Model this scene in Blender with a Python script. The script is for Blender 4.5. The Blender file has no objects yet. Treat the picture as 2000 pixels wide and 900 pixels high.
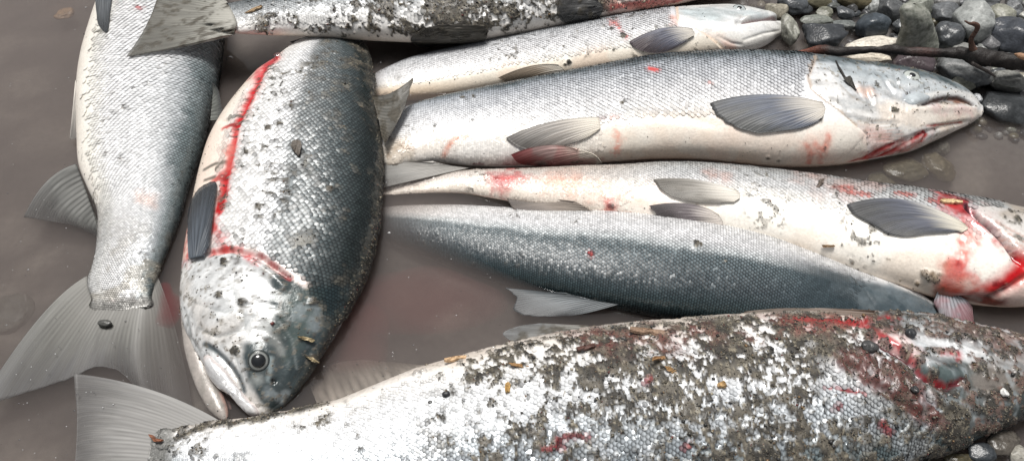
import bpy, math, random
import numpy as np
from mathutils import Vector, Matrix
from mathutils.bvhtree import BVHTree
random.seed(7); RNG = np.random.default_rng(7)
SC = bpy.context.scene
COL = SC.collection

# ------------------------------------------------------------------ camera, world, sun, exposure
CAM_H = 0.60; PITCH = math.radians(50.0); FOC = 1540.0          # focal length in pixels of a 2000 px wide picture
cam_d = bpy.data.cameras.new('camera'); cam = bpy.data.objects.new('camera', cam_d); COL.objects.link(cam)
cam.location = (0, 0, CAM_H); cam.rotation_euler = (math.pi/2 - PITCH, 0, 0)
cam_d.sensor_width = 36; cam_d.lens = FOC/2000*36; cam_d.clip_start = 0.01; cam_d.clip_end = 200
SC.camera = cam
world = bpy.data.worlds.new('World'); SC.world = world; world.use_nodes = True
wn = world.node_tree; wn.nodes.clear()
wo = wn.nodes.new('ShaderNodeOutputWorld'); bg = wn.nodes.new('ShaderNodeBackground')
sky = wn.nodes.new('ShaderNodeTexSky'); sky.sky_type = 'NISHITA'; sky.sun_disc = False
SUN_EL = math.radians(78); SUN_ROT = math.radians(-20)
sky.sun_elevation = SUN_EL; sky.sun_rotation = SUN_ROT; sky.air_density = 1.0; sky.dust_density = 4.0; sky.ozone_density = 1.0
hs = wn.nodes.new('ShaderNodeHueSaturation'); hs.inputs['Saturation'].default_value = 0.22
wn.links.new(sky.outputs[0], hs.inputs['Color']); wn.links.new(hs.outputs[0], bg.inputs[0]); wn.links.new(bg.outputs[0], wo.inputs[0])
bg.inputs[1].default_value = 0.06
sun_d = bpy.data.lights.new('sun', 'SUN'); sun = bpy.data.objects.new('sun', sun_d); COL.objects.link(sun)
sun_d.energy = 3.1; sun_d.angle = math.radians(22); sun_d.color = (1.0, 0.97, 0.93)
sdir = Vector((math.sin(SUN_ROT)*math.cos(SUN_EL), math.cos(SUN_ROT)*math.cos(SUN_EL), math.sin(SUN_EL)))
sun.rotation_euler = sdir.to_track_quat('Z', 'Y').to_euler(); sun.location = sdir*5
SC.view_settings.view_transform = 'Standard'; SC.view_settings.look = 'None'
SC.view_settings.exposure = 0.40; SC.view_settings.gamma = 1.0
SC.render.engine = 'CYCLES'
SC.cycles.volume_bounces = 2; SC.cycles.max_bounces = 8; SC.cycles.transparent_max_bounces = 12
SC.cycles.use_denoising = True

# ------------------------------------------------------------------ maths helpers
CAMP = np.array([0, 0, CAM_H]); FWD = np.array([0, math.cos(PITCH), -math.sin(PITCH)])
UPV = np.array([0, math.sin(PITCH), math.cos(PITCH)]); RGT = np.array([1.0, 0, 0])
def raydir(x, y):
    x = np.asarray(x, float)[..., None]; y = np.asarray(y, float)[..., None]
    return FWD + RGT*(x-1000)/FOC + UPV*(450-y)/FOC
def at(x, y, z=0.0):                      # a picture point dropped onto the level z
    d = raydir(x, y); return CAMP + d*((np.asarray(z, float)[..., None]-CAM_H)/d[..., 2:3])
def proj(p):
    v = p - CAMP; dep = v @ FWD
    return 1000+FOC*v[..., 0]/dep, 450-FOC*(v @ UPV)/dep
def mpp(x, y, z=0.0):                     # metres per picture pixel there
    return float(((at(x, y, z)-CAMP) @ FWD)/FOC)
def sstep(a, b, x):
    t = np.clip((x-a)/(b-a), 0, 1); return t*t*(3-2*t)
def _h(i, j, k, seed):
    n = (i*73856093) ^ (j*19349663) ^ (k*83492791) ^ (seed*2654435761 & 0x7fffffff)
    n = n & 0x7fffffff; n = (n ^ (n >> 13))*1274126177 & 0x7fffffff; n = (n ^ (n >> 16))*668265263 & 0x7fffffff
    return (n & 0xffff)/65535.0
def vnoise(p, freq, seed=0):
    q = p*freq; i = np.floor(q).astype(np.int64); f = q-i; f = f*f*(3-2*f); r = 0
    for a in (0, 1):
        wa = f[..., 0] if a else 1-f[..., 0]
        for b in (0, 1):
            wb = f[..., 1] if b else 1-f[..., 1]
            for c in (0, 1):
                wc = f[..., 2] if c else 1-f[..., 2]
                r = r + wa*wb*wc*_h(i[..., 0]+a, i[..., 1]+b, i[..., 2]+c, seed)
    return r
def fbm(p, freq, seed=0, o=3):
    r = 0; w = 0; a = 1.0
    for k in range(o):
        r = r+a*vnoise(p, freq*2**k, seed+k*17); w += a; a *= .55
    return r/w
def seg_dist(px, py, poly):
    """distance and signed side to an open polyline, and the run along it 0..1"""
    best = np.full(px.shape, 1e9); side = np.zeros(px.shape); run = np.zeros(px.shape)
    P = np.array(poly, float); L = np.hypot(*(P[1:]-P[:-1]).T); T = L.sum(); acc = 0
    for k in range(len(P)-1):
        a, b = P[k], P[k+1]; d = b-a; l2 = max(d @ d, 1e-9)
        t = np.clip(((px-a[0])*d[0]+(py-a[1])*d[1])/l2, 0, 1)
        dx = px-a[0]-t*d[0]; dy = py-a[1]-t*d[1]; ds = np.hypot(dx, dy)
        m = ds < best; best = np.where(m, ds, best)
        side = np.where(m, np.sign(d[0]*(py-a[1])-d[1]*(px-a[0])), side)
        run = np.where(m, (acc+t*L[k])/T, run); acc += L[k]
    return best, side, run
def inside(px, py, poly):
    r = np.zeros(px.shape, bool); n = len(poly)
    for k in range(n):
        x1, y1 = poly[k]; x2, y2 = poly[(k+1) % n]
        if y1 == y2: continue
        c = ((y1 > py) != (y2 > py)) & (px < (x2-x1)*(py-y1)/(y2-y1)+x1); r ^= c
    return r
def smooth_poly(pts, n):
    P = np.array(pts, float)
    if len(P) == 2: return P[0]+(P[1]-P[0])*np.linspace(0, 1, n)[:, None]
    d = np.r_[0, np.cumsum(np.sqrt(np.sum((P[1:, :2]-P[:-1, :2])**2, 1))+1e-6)]
    return herm(d, P, np.linspace(0, d[-1], n))
def herm(t, V, q):
    t = np.asarray(t, float); V = np.asarray(V, float)
    m = np.zeros_like(V); s = (V[1:]-V[:-1])/(t[1:]-t[:-1])[:, None]
    m[0] = s[0]; m[-1] = s[-1]; h = t[1:]-t[:-1]
    m[1:-1] = (s[:-1]*h[1:, None]+s[1:]*h[:-1, None])/(h[1:]+h[:-1])[:, None]
    k = np.clip(np.searchsorted(t, q, side='right')-1, 0, len(t)-2)
    hh = h[k][:, None]; u = ((q-t[k])/h[k])[:, None]
    return (2*u**3-3*u**2+1)*V[k]+(u**3-2*u**2+u)*hh*m[k]+(-2*u**3+3*u**2)*V[k+1]+(u**3-u**2)*hh*m[k+1]
def mix(a, b, m):
    return a*(1-m[..., None])+np.asarray(b, float)*m[..., None]

# ------------------------------------------------------------------ object helpers
def tag(o, label=None, cat=None, group=None, kind=None):
    for k, v in (('label', label), ('category', cat), ('group', group), ('kind', kind)):
        if v: o[k] = v
    return o
def empty(name, loc=(0, 0, 0)):
    o = bpy.data.objects.new(name, None); COL.objects.link(o); o.location = loc; o.empty_display_size = .02; return o
def link(name, me, mat=None, parent=None):
    if mat and not me.materials: me.materials.append(mat)
    o = bpy.data.objects.new(name, me); COL.objects.link(o)
    if parent is not None:
        o.parent = parent; o.matrix_parent_inverse = Matrix.Identity(4)
        loc = Vector((0, 0, 0)); p = parent
        while p is not None: loc += p.location; p = p.parent
        o.location = -loc                       # parts are given in world coordinates
    return o
def npmesh(name, V, F, attrs=None, smooth=True):
    V = np.asarray(V, np.float32).reshape(-1, 3); F = np.asarray(F, np.int32); k = F.shape[1]
    me = bpy.data.meshes.new(name)
    me.vertices.add(len(V)); me.vertices.foreach_set('co', V.ravel())
    me.loops.add(F.size); me.loops.foreach_set('vertex_index', F.ravel())
    me.polygons.add(len(F)); me.polygons.foreach_set('loop_start', np.arange(0, F.size, k, dtype=np.int32))
    me.update(calc_edges=True); me.validate()
    me.polygons.foreach_set('use_smooth', np.full(len(me.polygons), smooth))
    for an, (ty, data) in (attrs or {}).items():
        data = np.asarray(data, np.float32)
        if ty == 'C':
            a = me.attributes.new(an, 'FLOAT_COLOR', 'POINT')
            c = np.ones((len(V), 4), np.float32); c[:, :3] = data.reshape(-1, 3); a.data.foreach_set('color', c.ravel())
        else:
            a = me.attributes.new(an, 'FLOAT', 'POINT'); a.data.foreach_set('value', data.ravel())
    return me
def grid_faces(nu, nv, wrap=False):
    i = np.arange(nu-1)[:, None]; j = np.arange(nv if wrap else nv-1)[None, :]; j2 = (j+1) % nv
    return np.stack([i*nv+j, i*nv+j2, (i+1)*nv+j2, (i+1)*nv+j], -1).reshape(-1, 4)
def icos(sub):
    import bmesh
    bm = bmesh.new(); bmesh.ops.create_icosphere(bm, subdivisions=sub, radius=1)
    v = np.array([x.co[:] for x in bm.verts]); f = np.array([[q.index for q in x.verts] for x in bm.faces]); bm.free(); return v, f
ICO = {k: icos(k) for k in (1, 2, 3, 4, 5)}
OCT = (np.array([[1, 0, 0], [-1, 0, 0], [0, 1, 0], [0, -1, 0], [0, 0, 1], [0, 0, -1]], float),
       np.array([[0, 2, 4], [2, 1, 4], [1, 3, 4], [3, 0, 4], [2, 0, 5], [1, 2, 5], [3, 1, 5], [0, 3, 5]]))

# ------------------------------------------------------------------ materials
def newmat(name):
    m = bpy.data.materials.new(name); m.use_nodes = True; nt = m.node_tree
    return m, nt, nt.nodes['Principled BSDF'], nt.nodes['Material Output']
def attr_mat(name, rough=None, spec=.5, coat=0., bump=.0, bscale=300., vary=.12, metal=None, sub=0.):
    m, nt, b, out = newmat(name); N = nt.nodes; L = nt.links
    a = N.new('ShaderNodeAttribute'); a.attribute_name = 'Col'
    tc = N.new('ShaderNodeTexCoord')
    nz = N.new('ShaderNodeTexNoise'); nz.inputs['Scale'].default_value = bscale; nz.inputs['Detail'].default_value = 4
    L.new(tc.outputs['Object'], nz.inputs['Vector'])
    mr = N.new('ShaderNodeMapRange'); mr.inputs['From Min'].default_value = .3; mr.inputs['From Max'].default_value = .7
    mr.inputs['To Min'].default_value = 1-vary; mr.inputs['To Max'].default_value = 1+vary
    L.new(nz.outputs['Fac'], mr.inputs['Value'])
    vm = N.new('ShaderNodeVectorMath'); vm.operation = 'SCALE'
    L.new(a.outputs['Color'], vm.inputs[0]); L.new(mr.outputs[0], vm.inputs['Scale']); L.new(vm.outputs[0], b.inputs['Base Color'])
    if rough is None:
        r = N.new('ShaderNodeAttribute'); r.attribute_name = 'rgh'; L.new(r.outputs['Fac'], b.inputs['Roughness'])
    else: b.inputs['Roughness'].default_value = rough
    if metal is None:
        r = N.new('ShaderNodeAttribute'); r.attribute_name = 'met'; L.new(r.outputs['Fac'], b.inputs['Metallic'])
    else: b.inputs['Metallic'].default_value = metal
    b.inputs['Specular IOR Level'].default_value = spec; b.inputs['Coat Weight'].default_value = coat; b.inputs['Coat Roughness'].default_value = .12
    if sub: b.inputs['Subsurface Weight'].default_value = sub; b.inputs['Subsurface Radius'].default_value = (.006, .003, .002); b.inputs['Subsurface Scale'].default_value = .5
    if bump:
        bp = N.new('ShaderNodeBump'); bp.inputs['Strength'].default_value = bump; bp.inputs['Distance'].default_value = .001
        L.new(nz.outputs['Fac'], bp.inputs['Height']); L.new(bp.outputs[0], b.inputs['Normal'])
    return m
M_SKIN = attr_mat('fish_skin', spec=.4, coat=.08, bump=.25, bscale=420, vary=.10)
M_SCALE = attr_mat('fish_scales', spec=.42, coat=.04, bump=0, bscale=500, vary=.08)
M_GRIT = attr_mat('wet_grit', rough=.45, metal=0., spec=.4, coat=.05, bump=.3, bscale=1500, vary=.3)
M_STONE = attr_mat('river_stone', metal=0., spec=.4, coat=.04, bump=.55, bscale=380, vary=.22)
M_BED = attr_mat('silt', metal=0., bump=.5, bscale=140, vary=.3, rough=.7)
M_WOOD = attr_mat('wet_wood', metal=0., rough=.55, spec=.35, bump=.7, bscale=700, vary=.35)
M_EYE = attr_mat('eye_surface', metal=.1, rough=.12, coat=.8, vary=.05)
def fin_material():
    m, nt, b, out = newmat('fin_membrane'); N = nt.nodes; L = nt.links
    a = N.new('ShaderNodeAttribute'); a.attribute_name = 'Col'; al = N.new('ShaderNodeAttribute'); al.attribute_name = 'alp'
    L.new(a.outputs['Color'], b.inputs['Base Color']); b.inputs['Roughness'].default_value = .45; b.inputs['Specular IOR Level'].default_value = .35
    L.new(al.outputs['Fac'], b.inputs['Alpha'])
    tr = N.new('ShaderNodeBsdfTranslucent'); L.new(a.outputs['Color'], tr.inputs[0])
    return m
M_FIN = fin_material()
def water_material():
    m, nt, b, out = newmat('murky_water'); N = nt.nodes; L = nt.links; N.remove(b)
    fr = N.new('ShaderNodeFresnel'); fr.inputs['IOR'].default_value = 1.33
    gl = N.new('ShaderNodeBsdfGlossy'); gl.inputs['Roughness'].default_value = .03; gl.inputs['Color'].default_value = (.95, .97, 1, 1)
    tp = N.new('ShaderNodeBsdfTransparent'); mx = N.new('ShaderNodeMixShader')
    tc = N.new('ShaderNodeTexCoord'); nz = N.new('ShaderNodeTexNoise'); nz.inputs['Scale'].default_value = 14; nz.inputs['Detail'].default_value = 3
    L.new(tc.outputs['Object'], nz.inputs['Vector'])
    bp = N.new('ShaderNodeBump'); bp.inputs['Strength'].default_value = .12; bp.inputs['Distance'].default_value = .004
    L.new(nz.outputs['Fac'], bp.inputs['Height']); L.new(bp.outputs[0], gl.inputs['Normal']); L.new(bp.outputs[0], fr.inputs['Normal'])
    L.new(fr.outputs[0], mx.inputs[0]); L.new(tp.outputs[0], mx.inputs[1]); L.new(gl.outputs[0], mx.inputs[2]); L.new(mx.outputs[0], out.inputs['Surface'])
    v = N.new('ShaderNodeVolumePrincipled'); v.inputs['Color'].default_value = (.50, .447, .425, 1)
    v.inputs['Density'].default_value = 30.0; v.inputs['Anisotropy'].default_value = .2
    L.new(v.outputs[0], out.inputs['Volume'])
    return m
M_WATER = water_material()
def cloud_material():
    m, nt, b, out = newmat('blood_in_water'); nt.nodes.remove(b)
    v = nt.nodes.new('ShaderNodeVolumePrincipled'); v.inputs['Color'].default_value = (.55, .03, .05, 1); v.inputs['Density'].default_value = 60
    nt.links.new(v.outputs[0], out.inputs['Volume']); return m
M_CLOUD = cloud_material()
def bubble_material():
    m, nt, b, out = newmat('bubble_film'); N = nt.nodes; L = nt.links; N.remove(b)
    lw = N.new('ShaderNodeLayerWeight'); lw.inputs[0].default_value = .35
    gl = N.new('ShaderNodeBsdfGlossy'); gl.inputs['Roughness'].default_value = .04
    tp = N.new('ShaderNodeBsdfTransparent'); mx = N.new('ShaderNodeMixShader')
    L.new(lw.outputs['Facing'], mx.inputs[0]); L.new(tp.outputs[0], mx.inputs[1]); L.new(gl.outputs[0], mx.inputs[2]); L.new(mx.outputs[0], out.inputs[0]); return m
M_BUBBLE = bubble_material()

# ------------------------------------------------------------------ colours (linear albedo)
WHITE = (.70, .71, .72); SILVER = (.56, .59, .62); CREAM = (.76, .70, .62); BLUE = (.22, .26, .30); DARK = (.014, .020, .022)
BLOOD = (.42, .010, .013); GORE = (.12, .008, .010); PINK = (.72, .38, .30); SAND = (.098, .087, .068); MUD = (.032, .029, .024); TAN = (.34, .27, .20)

# ------------------------------------------------------------------ the setting
def bank(x, y):                                  # how far up the gravel bank a point lies: 0 pool, 1 bank
    return sstep(-.03, .16, (x-.30)*.62+(y-.80)*.55)*sstep(.52, .60, y)
def ground_z(x, y):
    p = np.stack([x, y, x*0], -1)
    return -.034+.030*bank(x, y)+.010*(fbm(p, 9, 3)-.5)+.004*(fbm(p, 60, 5)-.5)
def build_ground():
    n = 420; t = np.linspace(-1, 1, n); g = np.sinh(t*4.2)/math.sinh(4.2)
    X, Y = np.meshgrid(g*40, .65+g*40, indexing='ij'); Z = ground_z(X, Y)
    far = sstep(1.6, 6, np.hypot(X, Y-.6)); Z = Z+far*.15
    P = np.stack([X, Y, Z], -1); q = np.stack([X, Y, X*0], -1)
    c = mix(np.ones(P.shape)*np.array([.16, .145, .13]), (.42, .39, .34), sstep(.45, .70, fbm(q, 40, 9, 4)))
    c = mix(c, (.07, .065, .06), sstep(.5, .62, fbm(q, 25, 29, 4))*.7)
    c = mix(c, (.05, .05, .05), bank(X, Y)*.8)
    o = link('riverbed', npmesh('riverbed', P, grid_faces(n, n), {'Col': ('C', c)}), M_BED)
    tag(o, 'silty dark grey bed of the shallow pool under the fish', kind='structure')
build_ground()

# ------------------------------------------------------------------ fish builder
ALL_BVH = []
class Fish:
    def __init__(s, label, stations, k=.5, nu=440, nv=140, cap=.7, cap0=None, group='dead salmon laid out in the shallow water'):
        """stations run tail to head: (x1, y1, x2, y2, z) silhouette points in the photograph at the level z of the spine"""
        S = np.array(stations, float)
        L = at(S[:, 0], S[:, 1], S[:, 4]); R = at(S[:, 2], S[:, 3], S[:, 4])
        C = (L+R)/2; D = R-L; hw = np.linalg.norm(D, axis=1)/2; n = D/(2*hw[:, None])
        v = C-CAMP; dn = np.sum(v*n, 1); dz = v[:, 2]
        a = hw/np.sqrt(1+k*k*(dn/dz)**2)
        d = np.r_[0, np.cumsum(np.linalg.norm(C[1:]-C[:-1], axis=1))]
        for e in (0, -1):                                     # round the two ends off
            ax = C[e]-C[1 if e == 0 else -2]; ax /= np.linalg.norm(ax); w = a[e]; cp = cap if (e == -1 or cap0 is None) else cap0
            ts = (.45, .75, .93, 1.0)
            nc = [C[e]+ax*w*cp*t for t in ts]; na = [w*math.sqrt(max(1-t*t, .0009)) for t in ts]; nn = [n[e]]*4
            if e == 0: C = np.vstack([nc[::-1], C]); a = np.r_[na[::-1], a]; n = np.vstack([nn, n])
            else: C = np.vstack([C, nc]); a = np.r_[a, na]; n = np.vstack([n, nn])
        d = np.r_[0, np.cumsum(np.linalg.norm(C[1:]-C[:-1], axis=1))]
        V = np.hstack([C, n, a[:, None]])
        q = np.linspace(0, d[-1], nu)
        # more rings towards both ends
        q = d[-1]*(q/d[-1]-.06*np.sin(2*np.pi*q/d[-1]-0.0)/(np.pi))
        W = herm(d, V, q); C = W[:, :3]; n = W[:, 3:6]; n[:, 2] = 0; n /= np.linalg.norm(n, axis=1)[:, None]; a = np.maximum(W[:, 6], .0004)
        nt = int(nv*.72); ph = np.r_[np.linspace(-.12*np.pi, 1.12*np.pi, nt), np.linspace(1.12*np.pi, 1.88*np.pi, nv-nt+2)[1:-1]]
        uq = q/q[-1]; kk = k*(1-.55*sstep(.13, .0, uq)-.36*sstep(.045, .0, uq)); s.kk = kk
        s.ph = ph; cs = -np.cos(ph); sn = np.sin(ph)
        off_n = np.sign(cs)*np.abs(cs)**1.0; off_z = np.sign(sn)*np.abs(sn)**.92
        P = C[:, None, :]+n[:, None, :]*(a[:, None]*off_n[None, :])[..., None]
        P[..., 2] += a[:, None]*kk[:, None]*off_z[None, :]
        s.P = P; s.C = C; s.n = n; s.a = a; s.q = q; s.k = k; s.nu = nu; s.nv = nv; s.nt = nt
        s.nrm(); s.px, s.py = proj(P)
        # fraction across the fish as the photograph shows it: 0 at the first edge, 1 at the second
        Lx, Ly = proj(C-n*(a*np.sqrt(1+k*k*(np.sum((C-CAMP)*n, 1)/(C[:, 2]-CAM_H))**2))[:, None]); Rx, Ry = proj(C+n*(a*np.sqrt(1+k*k*(np.sum((C-CAMP)*n, 1)/(C[:, 2]-CAM_H))**2))[:, None])
        ex = Rx-Lx; ey = Ry-Ly; l2 = ex**2+ey**2
        s.f = ((s.px-Lx[:, None])*ex[:, None]+(s.py-Ly[:, None])*ey[:, None])/l2[:, None]
        s.u = np.broadcast_to((q/q[-1])[:, None], s.px.shape)
        s.root = empty('salmon', tuple(C[nu//2])); tag(s.root, label, 'fish', group)
        s.col = np.ones(P.shape)*np.array(WHITE); s.rgh = np.full(s.px.shape, .32); s.met = np.full(s.px.shape, .25)
        s.scl = np.ones(s.px.shape); s.rim = np.full(s.px.shape, .35); s.sand = np.zeros(s.px.shape); s.disp = np.zeros(s.px.shape)
        s.top = s.N[..., 2] > -.3
    def nrm(s):
        P = s.P; du = np.gradient(P, axis=0); Q = np.concatenate([P[:, -1:], P, P[:, :1]], 1); dv = (Q[:, 2:]-Q[:, :-2])/2
        N = np.cross(du, dv); l = np.linalg.norm(N, axis=2, keepdims=True); N = N/np.maximum(l, 1e-12)
        mid = N[s.nu//2, s.nt//2, 2]
        s.N = N if mid > 0 else -N; s.flip = mid < 0
    def ns(s, freq, seed=0, o=3): return fbm(s.P, freq, seed, o)
    def blend(s, c, m, rough=None, met=None, scl=None, rim=None):
        m = np.clip(m, 0, 1); s.col = mix(s.col, c, m)
        if rough is not None: s.rgh = s.rgh*(1-m)+rough*m
        if met is not None: s.met = s.met*(1-m)+met*m
        if scl is not None: s.scl = s.scl*(1-m)+scl*m
        if rim is not None: s.rim = s.rim*(1-m)+rim*m
    def line(s, poly, w, c, amt=1, nz=.6, freq=90, seed=0, solid=False, **kw):
        d, sd, r = seg_dist(s.px, s.py, poly); wj = w*(1-nz+2*nz*s.ns(freq, seed+5))
        hf = sstep(.30, .58, s.ns(260, seed+77, 3)) if sum(c) > .3 and c[0] > 2*c[1] and not solid else 1
        m = sstep(1.45, .25, d/np.maximum(wj, .1))*(.55+.45*hf)*s.top; s.blend(c, amt*m, **kw)
        if c[0] > 2.5*c[1]: s.blend(np.array(c)*np.array([.35, .3, .3]), amt*m*sstep(.55, .72, s.ns(200, seed+88, 3))*.8)
    def area(s, poly, feather, c, amt=1, nz=.7, freq=60, seed=0, thr=None, solid=False, **kw):
        d, _, _ = seg_dist(s.px, s.py, list(poly)+[poly[0]]); ins = inside(s.px, s.py, poly); sd = np.where(ins, d, -d)
        sd = sd+feather*nz*4*(s.ns(freq, seed+11)-.5)+feather*nz*1.2*(s.ns(freq*4, seed+12)-.5); m = sstep(-feather*.9, feather*.9, sd)
        if thr is not None: m = m*sstep(thr-.05, thr+.05, s.ns(freq*2.2, seed+31, 4))
        if c[0] > 2*c[1] and not solid: m = m*(.45+.55*sstep(.30, .60, s.ns(190, seed+78, 3)))
        m = m*s.top; s.blend(c, amt*m, **kw)
        if c[0] > 4*c[1]: s.blend(np.array(c)*np.array([.4, .3, .3]), amt*m*sstep(.5, .7, s.ns(120, seed+89, 3))*.7)
        return m
    def mask(s, poly, feather, nz=.7, freq=60, seed=0):
        d, _, _ = seg_dist(s.px, s.py, list(poly)+[poly[0]]); sd = np.where(inside(s.px, s.py, poly), d, -d)+feather*nz*4*(s.ns(freq, seed+11)-.5)
        return sstep(-feather*.5, feather*.5, sd)*s.top
    def headtex(s, m, ax, amt=.35, seed=0, wh=.55):
        """fine streaks, veins and smudges of a wet scaleless head"""
        ax = np.array(ax, float); ax /= np.linalg.norm(ax); al = s.P @ ax; q = s.P*1.0-al[..., None]*ax*.72
        a = fbm(q, 110, seed+91, 4); b = fbm(q, 45, seed+95, 3); c = s.ns(60, seed+97, 4)
        s.col = s.col*(1-amt*m*sstep(.48, .72, a))[..., None]; s.blend((.74, .75, .76), m*sstep(.56, .70, b)*wh); s.blend((.34, .38, .40), m*sstep(.55, .72, c)*amt)
        s.rgh = s.rgh+m*.15*(a-.5); s.disp = s.disp+m*.0007*(b-.5)
    def groove(s, poly, w, h, prof='v', w2=None, taper=True):
        d, sd, r = seg_dist(s.px, s.py, poly); tp = np.sin(np.clip(r, .0, 1)*np.pi)**.35 if taper else 1
        if prof == 'v': g = -h*np.exp(-(d/w)**2)
        elif prof == 'r': g = h*np.exp(-(d/w)**2)
        else:                                              # a plate standing proud on the side > 0
            g = np.where(sd > 0, h*np.exp(-d/(w2 or w*8)), -h*.5*np.exp(-(d/w)**2))
            g = np.where((sd > 0), g*sstep(0, w*.6, d)+(-h*.5)*(1-sstep(0, w*.6, d)), g)
        s.disp = s.disp+g*tp*s.top
    def lump(s, cx, cy, rx, ry, h, rot=0):
        c, q = math.cos(rot), math.sin(rot); x = (s.px-cx)*c+(s.py-cy)*q; y = -(s.px-cx)*q+(s.py-cy)*c
        s.disp = s.disp+h*np.exp(-((x/rx)**2+(y/ry)**2))*s.top
    def dirt(s, m, h=.0016, c1=SAND, c2=MUD, seed=0):
        """wet sand stuck on: colour, relief, and no scales showing"""
        m = np.clip(m, 0, 1)*s.top; g = s.ns(420, seed+61, 2); g2 = s.ns(160, seed+71, 2)
        c = mix(np.ones(s.P.shape)*np.array(c1), c2, sstep(.4, .6, g2)); c = c*(.45+1.1*g)[..., None]
        c = mix(c, (.26, .23, .17), sstep(.74, .80, s.ns(700, seed+3, 1))*.8)
        s.col = mix(s.col, c, m); s.rgh = s.rgh*(1-m)+.6*m; s.met = s.met*(1-m); s.scl = s.scl*(1-sstep(.3, .7, m)); s.sand = np.maximum(s.sand, m)
        s.disp = s.disp+h*m*(.4+1.2*g2)
    def finish(s, body_name='body'):
        s.col = np.clip(s.col, .002, .95); s.P0 = s.P.copy()
        s.P = s.P+s.N*s.disp[..., None]; s.nrm()
        F = grid_faces(s.nu, s.nv, True)
        if not s.flip: F = F[:, ::-1]
        o = link(body_name, npmesh(body_name, s.P, F, {'Col': ('C', s.col), 'rgh': ('F', s.rgh), 'met': ('F', s.met)}), M_SKIN, s.root)
        s.body = o
        s.bvh = BVHTree.FromPolygons([Vector(v) for v in s.P.reshape(-1, 3)], F.tolist()); ALL_BVH.append(s.bvh)
        return o
    def samp(s, A, iu, iv):
        i = np.clip(np.floor(iu).astype(int), 0, s.nu-2); j = np.floor(iv).astype(int); fu = iu-i; fv = iv-j
        j0 = j % s.nv; j1 = (j+1) % s.nv
        if A.ndim == 3: fu = fu[..., None]; fv = fv[..., None]
        return (A[i, j0]*(1-fv)+A[i, j1]*fv)*(1-fu)+(A[i+1, j0]*(1-fv)+A[i+1, j1]*fv)*fu
    def scales(s, rows=34, size=1.2, lo=-.06, hi=1.06, tilt=.16, glint=.25, seed=0, u0=.02, u1=.99, jit=.12):
        """overlapping scales, each a small domed six-sided plate, joined into one part"""
        rng = np.random.default_rng(seed+100); phs = np.linspace(lo*np.pi, hi*np.pi, rows)
        per = np.pi*s.a*math.sqrt((1+s.k**2)/2); step = per*(hi-lo)/rows*1.0
        us = [u0*s.q[-1]]
        while us[-1] < u1*s.q[-1]: us.append(us[-1]+max(np.interp(us[-1], s.q, step), .0022)*.80)
        U = np.array(us); uu, vv = np.meshgrid(np.arange(len(U)), np.arange(rows), indexing='ij')
        dphi = phs[1]-phs[0]
        ph = phs[vv]+(uu % 2)*.5*dphi+rng.uniform(-1, 1, uu.shape)*dphi*jit*.5; q = U[uu]+rng.uniform(-1, 1, uu.shape)*np.gradient(U)[uu]*jit*.5
        iu = np.interp(q, s.q, np.arange(s.nu)); iv = np.interp(ph, np.r_[s.ph[:s.nt]], np.arange(s.nt))
        iu = iu.ravel(); iv = iv.ravel(); uu = uu.ravel()
        keep = (s.samp(s.scl, iu, iv) > .35+.3*rng.random(len(iu))) & (rng.random(len(iu)) > .02)
        iu = iu[keep]; iv = iv[keep]; uu = uu[keep]
        Pc = s.samp(s.P, iu, iv); Nc = s.samp(s.N, iu, iv); Nc /= np.linalg.norm(Nc, axis=1, keepdims=True)
        T = s.samp(s.P, iu-.6, iv)-s.samp(s.P, iu+.6, iv); T /= np.linalg.norm(T, axis=1, keepdims=True)+1e-12   # towards the tail
        T -= Nc*np.sum(T*Nc, 1)[:, None]; T /= np.linalg.norm(T, axis=1, keepdims=True)+1e-12; B = np.cross(Nc, T)
        r = (np.maximum(np.interp(U, s.q, step), .0022)[uu])*.60*size; n = len(Pc)
        shp = [(0, 0, .18), (1.0, 0, 0), (.86, .55, 0), (.35, .92, -.03), (-.5, .80, -.12), (-.95, 0, -.2), (-.5, -.80, -.12), (.35, -.92, -.03), (.86, -.55, 0)]
        tl = tilt*(1+rng.uniform(-.5, .5, n)); rl = rng.uniform(-.10, .10, n)
        V = np.zeros((n, 9, 3)); Cc = np.zeros((n, 9, 3)); base = s.samp(s.col, iu, iv)
        br = 1+glint*(rng.random(n)-.5)*2; rimd = s.samp(s.rim, iu, iv)
        for k, (x, y, z) in enumerate(shp):
            V[:, k] = Pc+T*(x*r)[:, None]+B*(y*r*.95)[:, None]+Nc*((z*.45*r+x*r*tl+y*r*rl)+.10*r+.0002)[:, None]
            dk = 0 if k == 0 else 1
            Cc[:, k] = base*(br*((1.06+.22*(rimd > .6)) if k == 0 else 1-rimd*(1 if k in (1, 2, 8) else .8)))[:, None]
        F = np.array([[0, k, k % 8+1] for k in range(1, 9)]); F = (F[None]+np.arange(n)[:, None, None]*9).reshape(-1, 3)
        if np.sum(np.cross(V[0, 1]-V[0, 0], V[0, 2]-V[0, 0])*Nc[0]) < 0: F = F[:, ::-1]
        rg = np.repeat(np.clip(s.samp(s.rgh, iu, iv)*rng.uniform(.75, 1.2, n), .12, 1), 9); mt = np.repeat(s.samp(s.met, iu, iv), 9)
        o = link('scales', npmesh('scales', V, F, {'Col': ('C', np.clip(Cc, .002, .95)), 'rgh': ('F', rg), 'met': ('F', mt)}), M_SCALE, s.root)
        o['kind'] = 'stuff'; return o
    def hit(s, x, y, zdef=0.0):
        d = raydir(x, y); d = d/np.linalg.norm(d); h = s.bvh.ray_cast(Vector(CAMP), Vector(d))
        if h[0] is None: return None
        return np.array(h[0]), np.array(h[1])
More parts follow.
